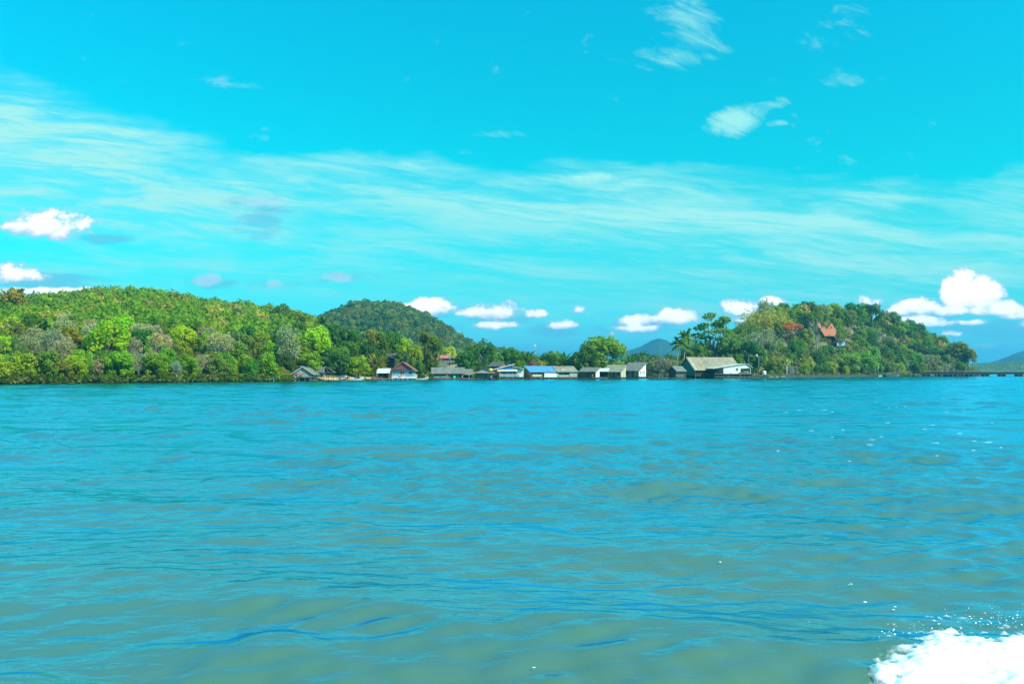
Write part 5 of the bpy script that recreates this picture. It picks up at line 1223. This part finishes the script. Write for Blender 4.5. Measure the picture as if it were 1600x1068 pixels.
def bridge():
    d = 592.0; t = empty('bridge', (X(1500, d), d, 0)); tag(t, 'long low concrete bridge with a post railing running out to the right edge', 'bridge')
    o = Vector((X(1500, d), d, 0)); zt = Zp(580.9, d); zb = zt-1.55
    def path(p):
        k = min(1, max(0, (p-1384)/42.0)); k = k*k*(3-2*k); dd = 545+(d-545)*k
        return Vector((X(p, dd), dd, Zp(585.8, 545)+(zt-Zp(585.8, 545))*min(1, max(0, (p-1384)/46.0))**.8))-o
    ps = [path(p) for p in list(np.arange(1384, 1432, 6.0))+list(np.arange(1432, 1772, 20.0))]
    def ribbon(y0, y1, z0, z1):
        n = len(ps); vs = []; m = MB()
        for q in ps: vs += [(q.x, q.y+y0, q.z+z0), (q.x, q.y+y1, q.z+z0), (q.x, q.y+y1, q.z+z1), (q.x, q.y+y0, q.z+z1)]
        fs = [(0, 1, 2, 3), tuple(4*(n-1)+k for k in (3, 2, 1, 0))]
        for i in range(n-1):
            for k in range(4): fs.append((4*i+k, 4*i+(k+1) % 4, 4*i+4+(k+1) % 4, 4*i+4+k))
        m.add(vs, fs); return m
    ribbon(-.3, 5.3, -.45, 0).build('deck', M_DCONC, t); ribbon(0.2, .8, -1.55, -.453).build('girder', M_DCONC, t); ribbon(4.2, 4.8, -1.55, -.453).build('girder', M_DCONC, t)
    ribbon(-.16, -.06, .95, 1.05).build('rail', M_CONC, t); ribbon(-.16, -.06, .5, .58).build('rail', M_CONC, t); ribbon(5.06, 5.16, .95, 1.05).build('rail', M_CONC, t)
    for p in np.arange(1390, 1772, 4.4):
        q = path(p); MB().box(q.x-.09, q.x+.09, q.y-.2, q.y-.03, q.z+.003, q.z+1.25).build('railing_post', M_CONC, t)
    for p in (1420, 1441, 1464.5, 1489.5, 1514.5, 1539.5, 1565.5, 1592, 1618, 1644, 1670, 1696, 1722, 1748):
        q0, q1 = path(p), path(p+6.2)
        m = MB()
        for q in (q0, q1): m.box(q.x-.42, q.x+.42, q.y+.3, q.y+4.7, -3.0, q.z-1.55)
        m.box(q0.x-.5, q1.x+.5, q0.y+.5, q0.y+4.5, q0.z-1.9, q0.z-1.7); m.build('pier', M_DCONC, t)
bridge()
simple('concrete_block', 'orange-tan concrete block in the water under the lamp post by the truck', 'concrete block', 1374.5, 538, -1.0, [('body', MB().box(-1.15, 1.15, -.9, .9, 0, 2.0), M_CREAM), ('cap', MB().box(-1.25, 1.25, -1.0, 1.0, 2.003, 2.2), M_CONC)])
def truck():
    px = 1372; d = dS(1372, 0.4); z = Zp(585.9, d)+.05; t = empty('pickup_truck', (X(px, d), d, z), R(4)); tag(t, 'dark pickup truck parked on the shore road where the bridge starts', 'pickup truck')
    m = MB(); pr = [(-2.7, .55), (2.6, .55), (2.65, 1.05), (1.35, 1.15), (.75, 1.75), (-.75, 1.78), (-.95, 1.2), (-2.7, 1.2)]
    n = len(pr); m.add([(a, -.88, c) for a, c in pr]+[(a, .88, c) for a, c in pr], [tuple(range(n)), tuple(range(2*n-1, n-1, -1))]+[(i, i+n, (i+1) % n+n, (i+1) % n) for i in range(n)])
    m.build('body', M_CAR, t)
    for a, c in ((-.6, .02), (.1, .66)): MB().box(a, c, -.90, -.883, 1.22, 1.64).build('window', M_GLASS, t)
    for x in (-1.7, 1.65):
        for y in (-.86, .62):
            w = MB().tube([(x, y, .38), (x, y+.24, .38)], .38, 14).build('wheel', M_TYRE, t); MB().tube([(x, y-.012, .38), (x, y+.02, .38)], .2, 10).build('rim', M_STEEL, w)
    for y in (-.7, .5): MB().box(2.62, 2.68, y, y+.22, .8, .98).build('headlight', M_WHITE, t)
    MB().box(-2.72, -2.66, -.8, .8, .6, .75).build('bumper', M_STEEL, t)
    MB().box(2.0, 2.62, -.87, .87, 1.06, 1.10).build('bonnet_panel', M_WHITE, t)
truck()
# posts standing in the shallows
for px, top, lab in ((420.5, 588, 'leftmost of the short mooring posts off the sand'), (427.5, 588.6, 'middle one of the short mooring posts off the sand'), (436, 587.4, 'rightmost of the short mooring posts off the sand')):
    d = dS(px, -2); tag(MB().tube([(0, 0, -1.2), (.03, 0, Zp(top, d)*.6), (0, .02, Zp(top, d))], [.16, .15, .14], 8).build('mooring_post', M_CONC), lab, 'post', 'mooring posts off the sand').location = (X(px, d), d, 0)
# rocks on the headland shore
rr_ = np.random.default_rng(91)
for k, (px, e, s_, lab) in enumerate(((1203, 1.5, 1.1, 'grey rock at the foot of the bush beside the water tank'), (1211, .5, 1.3, 'largest grey rock between the tank jetty and the landing stage'), (1217, 2.0, .9, 'small grey rock left of the landing stage'), (1223, .6, 1.1, 'grey rock touching the landing stage'), (1400, -3, 1.5, 'tan rock beneath the left end of the bridge'), (1432, -2.5, 1.6, 'brown rock between the first bridge piers'), (1455, -2.5, 1.5, 'brown rock beneath the bridge near the second piers'), (1478, -2.5, 1.4, 'rock beneath the bridge below the headland tip'))):
    bm = bmesh.new(); bmesh.ops.create_icosphere(bm, subdivisions=3, radius=1.0)
    for v_ in bm.verts:
        n = v_.co.normalized(); f = 1+.28*math.sin(n.x*5+k*2)*math.cos(n.y*4+k)+.16*math.sin(n.z*9+n.x*7+k*3)
        v_.co = Vector((n.x*1.6*s_, n.y*s_, n.z*.72*s_))*f
    me = bpy.data.meshes.new('rock'); bm.to_mesh(me); bm.free(); me.materials.append(M_CONC if k < 4 else M_BROWNW)
    o = tag(link('rock', me), lab, 'rock', 'rocks on the headland shore'); d = dS(px, e-2); o.location = (X(px, d), d, .25); o.rotation_euler = (0, 0, k)

# --- boats
def boat(px, d, L, colr, label, yaw=0, canopy=None, z=-.05, cargo=None):
    t = empty('boat', (X(px, d), d, z), R(yaw)); tag(t, label, 'boat', 'boats moored along the village')
    m = MB(); st = []
    for i in range(13):
        u_ = i/12.0; x = -L/2+L*u_; w = .72*(1-abs(2*u_-1)**2.4*.98)+.02; sh = .55+ 1.0*max(0, u_-.55)**2*4+ .5*max(0, .25-u_)**2*6; kl = -.3+max(0, u_-.8)*3.2
        st.append([(x, -w, sh), (x, -w*.75, kl+.15), (x, 0, kl), (x, w*.75, kl+.15), (x, w, sh), (x, w*.9, sh), (x, w*.65, kl+.25), (x, 0, kl+.12), (x, -w*.65, kl+.25), (x, -w*.9, sh)])
    vs = [p for s_ in st for p in s_]; fs = [tuple(range(9, -1, -1)), tuple(range(120, 130))]
    for i in range(12):
        for k in range(10): fs.append((10*i+k, 10*i+(k+1) % 10, 10*i+10+(k+1) % 10, 10*i+10+k))
    m.add(vs, fs); m.build('hull', colr, t, True)
    for x in (-L*.25, 0, L*.2): MB().box(x-.14, x+.14, -.6, .6, .38, .44).build('bench', M_BROWNW, t)
    if canopy:
        m = MB(); m.slab([(-L*.28, -.75, 1.55), (L*.12, -.75, 1.55), (L*.12, .75, 1.75), (-L*.28, .75, 1.75)], .06); m.build('canopy', canopy, t)
        for x in (-L*.27, L*.11):
            for y in (-.6, .6): MB().tube([(x, y, .4), (x, y, 1.6)], .035, 5).build('canopy_post', M_WOOD, t)
    if cargo: MB().box(-L*.12, L*.06, -.45, .45, .45, .95).build('cargo', cargo, t)
    MB().box(-L/2-.1, -L/2+.4, -.16, .16, .7, 1.05).build('motor', M_DARKC, t)
    return t
boat(537, dS(537, -3), 5.5, M_DARKW, 'dark boat with a blue canopy drawn up on the sandy beach', 70, M_BLUEP)
boat(556, dS(556, -2.5), 5.0, M_GREYW, 'small grey boat with blue cargo on the sandy beach', 15, None, cargo=M_BLUEP)
boat(583, dS(583, -2), 6.0, M_DARKW, 'dark boat heaped with gear beside the white roofed shed', 12, None, cargo=M_DARKC)
boat(655, dS(655, -3), 7.0, M_GREYW, 'long grey boat moored right of the blue walled house', 6)
boat(936, dS(936, -5), 6.5, M_DARKW, 'dark boat with blue cargo in front of the whitish roofed shed', 170, None, cargo=M_BLUEP)
boat(1027, dS(1027, -3), 8.5, M_DARKW, 'dark boat under a bright blue canopy below the bare grey trees', 176, M_BLUEP)
# --- barrels, cloths
def drum(px, py, d, mt, label, r=.42, h=1.0): simple('barrel', label, 'barrel', px, d, Zp(py, d)-h, [('body', MB().lathe([(r*.85, 0), (r, .08), (r, h-.08), (r*.85, h)], 12), mt, 1), ('lid', MB().lathe([(r*.6, h), (r*.6, h+.05)], 10), mt)])
drum(709.5, 587.0, dS(709, -3.0), M_GREENP, 'bright green barrel in front of the long grey house', .5, 1.1)
drum(702.5, 583.6, dS(702, -1.2), M_CYAN, 'pale cyan barrel on the porch of the long grey house', .3, .8)
drum(623.5, 585.0, dS(623, -2.7), M_CYAN, 'cyan cloth-topped barrel at the porch of the blue walled house', .4, .8)
drum(849.5, 580.8, dS(849, -.9), M_CYAN, 'small cyan barrel under the eave of the sky-blue roof', .25, .6)

# --- people
def skin_mesh(name, J, E, mat):
    """one continuous body: joints with radii grown into a surface"""
    me = bpy.data.meshes.new(name); names = list(J); idx = {n: i for i, n in enumerate(names)}
    me.from_pydata([J[n][0] for n in names], [(idx[a], idx[b_]) for a, b_ in E], [])
    o = bpy.data.objects.new(name, me); COL.objects.link(o)
    o.modifiers.new('skin', 'SKIN'); sv = me.skin_vertices[0].data
    for i, n in enumerate(names): sv[i].radius = (J[n][1], J[n][1] if len(J[n]) < 3 else J[n][2]); sv[i].use_root = (i == 0)
    ss = o.modifiers.new('sub', 'SUBSURF'); ss.levels = 1; ss.render_levels = 1
    dg = bpy.context.evaluated_depsgraph_get(); ev = o.evaluated_get(dg)
    out = bpy.data.meshes.new_from_object(ev); bpy.data.objects.remove(o); bpy.data.meshes.remove(me)
    out.name = name; out.materials.clear(); out.materials.append(mat)
    out.polygons.foreach_set('use_smooth', [True]*len(out.polygons)); return out
def person_meshes(pose):
    J = {'pelvis': ((0, 0, .92), .13), 'belly': ((0, 0, 1.08), .125), 'chest': ((0, .01, 1.30), .15), 'neck': ((0, 0, 1.47), .055), 'jaw': ((0, -.02, 1.54), .07), 'head': ((0, 0, 1.64), .095), 'nose': ((0, -.115, 1.60), .016)}
    E = [('pelvis', 'belly'), ('belly', 'chest'), ('chest', 'neck'), ('neck', 'jaw'), ('jaw', 'head'), ('head', 'nose')]
    arms = {'stand': ((.24, -.02, 1.12), (.26, -.10, .88)), 'work': ((.25, -.14, 1.16), (.18, -.36, 1.10)), 'wave': ((.36, -.05, 1.36), (.44, -.12, 1.62))}
    for s in (-1, 1):
        k = 'L' if s < 0 else 'R'; el, wr = arms[pose if (s > 0 or pose != 'wave') else 'stand']
        J['sh'+k] = ((s*.18, 0, 1.40), .06); J['el'+k] = ((s*el[0], el[1], el[2]), .043); J['wr'+k] = ((s*wr[0], wr[1], wr[2]), .03)
        dv = (Vector(wr)-Vector(el)).normalized(); pal = Vector(wr)+dv*.075
        J['pa'+k] = ((s*pal.x, pal.y, pal.z), .034)
        E += [('chest', 'sh'+k), ('sh'+k, 'el'+k), ('el'+k, 'wr'+k), ('wr'+k, 'pa'+k)]
        for q, (off, ln) in enumerate(((-.03, .075), (-.01, .09), (.01, .085), (.03, .065))):
            f1 = pal+dv*ln*.6+Vector((0, off, -.005)); f2 = pal+dv*ln+Vector((-.015, off, -.02)); J['f%d%s' % (q, k)] = ((s*f1.x, f1.y, f1.z), .010); J['g%d%s' % (q, k)] = ((s*f2.x, f2.y, f2.z), .008)
            E += [('pa'+k, 'f%d%s' % (q, k)), ('f%d%s' % (q, k), 'g%d%s' % (q, k))]
        tb = Vector(wr)+dv*.05+Vector((0, -.045, 0)); J['th'+k] = ((s*tb.x, tb.y, tb.z), .011); E.append(('wr'+k, 'th'+k))
        J['hip'+k] = ((s*.09, 0, .88), .095); J['kn'+k] = ((s*.10, -.03, .48), .06); J['an'+k] = ((s*.10, .02, .09), .04); J['to'+k] = ((s*.11, -.14, .035), .035)
        E += [('pelvis', 'hip'+k), ('hip'+k, 'kn'+k), ('kn'+k, 'an'+k), ('an'+k, 'to'+k)]
    body = skin_mesh('body', J, E, M_SKIN)
    g = lambda n, r: (J[n][0], J[n][1]+r)
    shirt = skin_mesh('shirt', {'pelvis': ((0, 0, .95), .155), 'belly': g('belly', .03), 'chest': g('chest', .025), 'shL': g('shL', .025), 'shR': g('shR', .025), 'elL': (tuple(Vector(J['shL'][0]).lerp(Vector(J['elL'][0]), .7)), .065), 'elR': (tuple(Vector(J['shR'][0]).lerp(Vector(J['elR'][0]), .7)), .065)}, [('pelvis', 'belly'), ('belly', 'chest'), ('chest', 'shL'), ('chest', 'shR'), ('shL', 'elL'), ('shR', 'elR')], M_RED)
    trou = skin_mesh('trousers', {'pelvis': ((0, 0, .92), .15), 'hipL': g('hipL', .02), 'hipR': g('hipR', .02), 'knL': (tuple(Vector(J['knL'][0])+Vector((0, 0, -.05))), .085), 'knR': (tuple(Vector(J['knR'][0])+Vector((0, 0, -.05))), .085)}, [('pelvis', 'hipL'), ('pelvis', 'hipR'), ('hipL', 'knL'), ('hipR', 'knR')], M_DARKC)
    hair = skin_mesh('hair', {'a': ((0, .02, 1.70), .09), 'b': ((0, .05, 1.62), .08)}, [('a', 'b')], M_HAIR)
    return body, shirt, trou, hair
PEOPLE = {p: person_meshes(p) for p in ('stand', 'work', 'wave')}
def person(px, base, d, pose, shirt, trou, label, rz=0, s=1.0):
    t = empty('person', (X(px, d), d, Zp(base, d)), R(rz)); t.scale = (s, s, s); tag(t, label, 'person', 'people along the waterfront')
    bd, sh, tr, hr = PEOPLE[pose]; link('body', bd, t); link('hair', hr, t)
    for nm, me, mt in (('shirt', sh, shirt), ('trousers', tr, trou)):
        if mt is None: continue
        o = link(nm, me, t); o.material_slots[0].link = 'OBJECT'; o.material_slots[0].material = mt
person(461, 595, dS(461, -4), 'work', M_BLUEC, M_DARKC, 'person in a blue shirt standing by the stilts of the weathered gabled hut', 30)
person(489, 594.5, dS(489, -3.5), 'stand', M_DARKC, M_RED, 'person in dark shirt and red trousers between the two left huts', -40)
person(507.5, 594.5, dS(507, -4), 'work', M_PINKC, M_PINKC, 'person in pink standing under the open pavilion', 10)
person(540.5, 593.5, dS(540, -5.5), 'wave', M_WHITE, M_RED, 'person in white shirt and red trousers beside the blue canopied beach boat', 20)
person(625, 592.5, dS(625, -4.5), 'work', M_ORC, M_ORC, 'person in orange in front of the blue walled house', -15)
person(665, 592.0, dS(665, -1), 'work', M_PINKC, M_BLUEC, 'person in a pink shirt right of the blue walled house', 50)
person(698.5, 591.6, dS(698, -4), 'stand', M_RED, M_ORC, 'person in a red shirt beside the green barrel', 10)
person(733, 591.8, dS(733, -4), 'work', M_ORC, M_BLUEC, 'person in orange shirt and blue trousers under the lean-to', -30)
person(847, 591.5, dS(847, -3.5), 'stand', M_DARKC, M_RED, 'person in dark shirt standing under the sky-blue roof', 0)
person(891, 591, dS(891, -3.5), 'stand', M_ORC, M_ORC, 'person all in orange below the rust patched roof', 25)
person(926, 590.5, dS(926, -5), 'stand', M_ORC, M_BROWNW, 'person in orange shirt and brown trousers beside the boat with blue cargo', -20)
person(1361, 585.9, dS(1361, -1), 'stand', M_RED, M_DARKC, 'person in a red shirt on the shore road left of the pickup truck', 0)
# ================================================================ wake foam and spray by the boat's side
def m_foam():
    m, N, b = mat_base('white_foam')
    g = N.n('ShaderNodeNewGeometry').outputs['Position']
    n = N.noise(g, 9.0, 4, 0.7)
    N.set(b.inputs['Base Color'], N.ramp(n, [(0.3, (0.78, 0.84, 0.86)), (0.6, (0.9, 0.9, 0.9))])); b.inputs['Roughness'].default_value = 0.5
    th = N.n('ShaderNodeAttribute', attribute_name='thickness').outputs['Fac']
    h = N.noise(g, 5.0, 5, 0.7, 0.4)
    a = N.smooth(N.m('ADD', N.m('MULTIPLY', th, 1.15), N.m('MULTIPLY', N.m('SUBTRACT', h, 0.5), 1.1)), 0.03, 0.85)
    N.set(b.inputs['Alpha'], a)
    return m
M_FOAM = m_foam()
M_GLINT = plain('painted_glint', (0.55, 0.70, 0.72), 0.4, 0.1)  # pale blue-white paints in the sparkle of sun on the waves
M_DROP = plain('white_spray', (0.85, 0.87, 0.88), 0.4, 0.05)
def foam():
    x_ = np.arange(2.6, 10.5, 0.022); y_ = np.arange(7.2, 12.8, 0.03)
    A, B = np.meshgrid(x_, y_)
    # field in metres: high on the right and towards the boat
    px = A/B*F+CX; py = HY+F*HC/B
    edge = interp(px, [(1250, 1190), (1355, 1082), (1372, 1042), (1400, 1036), (1425, 1025), (1445, 1003), (1480, 992), (1520, 993), (1560, 1004), (1600, 992), (1700, 950), (1850, 900)])
    f = (py-edge)/52.0 + 2.1*vnoise(A*2.6, B*3.6, 61, 5, 0.62) + 0.9*vnoise(A*9, B*11, 62, 4, 0.65)
    f -= 2.4*np.clip(vnoise(A*3.2, B*4.6, 66, 4)-0.10, 0, 1)
    # detached flecks in front of the edge
    fl = (vnoise(A*5.5, B*8.0, 63, 3)-0.24)*3.2 - np.clip((edge-py-42)/26.0, 0, 5) - 0.12
    f = np.maximum(f, np.where(py < edge, fl, -1))
    wz = np.zeros_like(A); r_ = np.argmin(abs(vs_[:, None]-(HC/y_)[None, :]), 0)
    for j in range(len(y_)):
        wz[j] = np.interp(x_/y_[j], us_, Zw[r_[j]])
    h = np.clip(f, 0, 0.9)*0.06 + 0.09*np.clip(vnoise(A*7, B*7, 64, 4, 0.6)+.1, 0, 1)*np.clip(f*2, 0, 1)
    z = wz + h + np.where(f > -0.25, 0.012, 0.004)
    keep = f > -0.3
    q = keep[:-1, :-1] & keep[1:, :-1] & keep[:-1, 1:] & keep[1:, 1:]
    nc = len(x_); jj, ii = np.nonzero(q); i0 = jj*nc+ii
    quads = np.stack([i0, i0+1, i0+1+nc, i0+nc], 1)
    used, inv = np.unique(quads, return_inverse=True)
    vv = np.stack([A, B, z], -1).reshape(-1, 3)[used]
    fme = mesh_np('foam', vv, inv.reshape(-1, 4), M_FOAM, True)
    fme.attributes.new('thickness', 'FLOAT', 'POINT').data.foreach_set('value', np.clip((f.ravel()[used]+.3)*.7, 0, 1).astype(np.float32))
    tag(link('foam', fme), 'broad patch of white wake foam churned up beside the boat', 'foam', kind='stuff')
    # droplets thrown up over the foam and carried forward
    r = np.random.default_rng(15); V = []; Q = []
    bm = bmesh.new(); bmesh.ops.create_icosphere(bm, subdivisions=1, radius=1); bv = np.array([v.co for v in bm.verts]); bf = np.array([[v.index for v in f_.verts] for f_ in bm.faces]); bm.free()
    spots = [(840, 1046, 1, .014), (1348, 938, 1, .010), (1120, 880, 1, .008), (1325, 912, 2, .008), (1400, 946, 2, .008), (1395, 975, 2, .009), (1262, 985, 1, .007)]
    for (px_, py_, n, s) in spots:
        for k in range(n):
            d = HC*F/(py_-HY)*(1+r.normal()*.004); x = X(px_, d)+r.normal()*s*3; z = wave_z(x, d)+.03+abs(r.normal())*s*1.5
            c = bv*s*(0.5+r.random())*np.array([2.4, 1, .6])+np.array([x, d, z]); Q.append(bf+len(V)*len(bv)); V.append(c)
    for k in range(170):
        px_ = 1360+r.random()**.7*280; ed = float(interp(px_, [(1300, 1050), (1372, 1034), (1445, 995), (1520, 978), (1600, 975), (1700, 940)])); py_ = ed-abs(r.normal())*13-2
        d = HC*F/(py_-HY); x = X(px_, d); s = .003+.008*r.random()**3; z = wave_z(x, d)+.02+.12*r.random()**2
        c = bv*s*np.array([1.6, 1, .9])+np.array([x, d, z]); Q.append(bf+len(V)*len(bv)); V.append(c)
    tag(link('spray', mesh_np('spray', np.concatenate(V), np.concatenate(Q), M_DROP, True)), 'white droplets of spray flying over the water beside the foam', 'spray', kind='stuff')
    # pale slivers laid on the water as painted sun glints
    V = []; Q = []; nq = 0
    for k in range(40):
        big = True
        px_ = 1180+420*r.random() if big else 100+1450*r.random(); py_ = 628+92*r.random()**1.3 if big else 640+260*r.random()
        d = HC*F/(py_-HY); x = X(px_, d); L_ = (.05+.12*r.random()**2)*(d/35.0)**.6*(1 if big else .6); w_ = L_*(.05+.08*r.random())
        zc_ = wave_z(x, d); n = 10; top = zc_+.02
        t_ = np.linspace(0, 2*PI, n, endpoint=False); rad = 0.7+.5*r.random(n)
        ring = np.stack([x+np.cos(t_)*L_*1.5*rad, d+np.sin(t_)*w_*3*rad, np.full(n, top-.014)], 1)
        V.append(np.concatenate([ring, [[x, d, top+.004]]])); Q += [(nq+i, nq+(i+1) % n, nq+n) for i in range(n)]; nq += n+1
    tag(link('sun_glints', mesh_np('sun_glints', np.concatenate(V), np.array(Q), M_GLINT, True)), 'small scattered pale slivers standing in for sun glints on the water, thickest towards the right', 'sun_glints', kind='stuff')
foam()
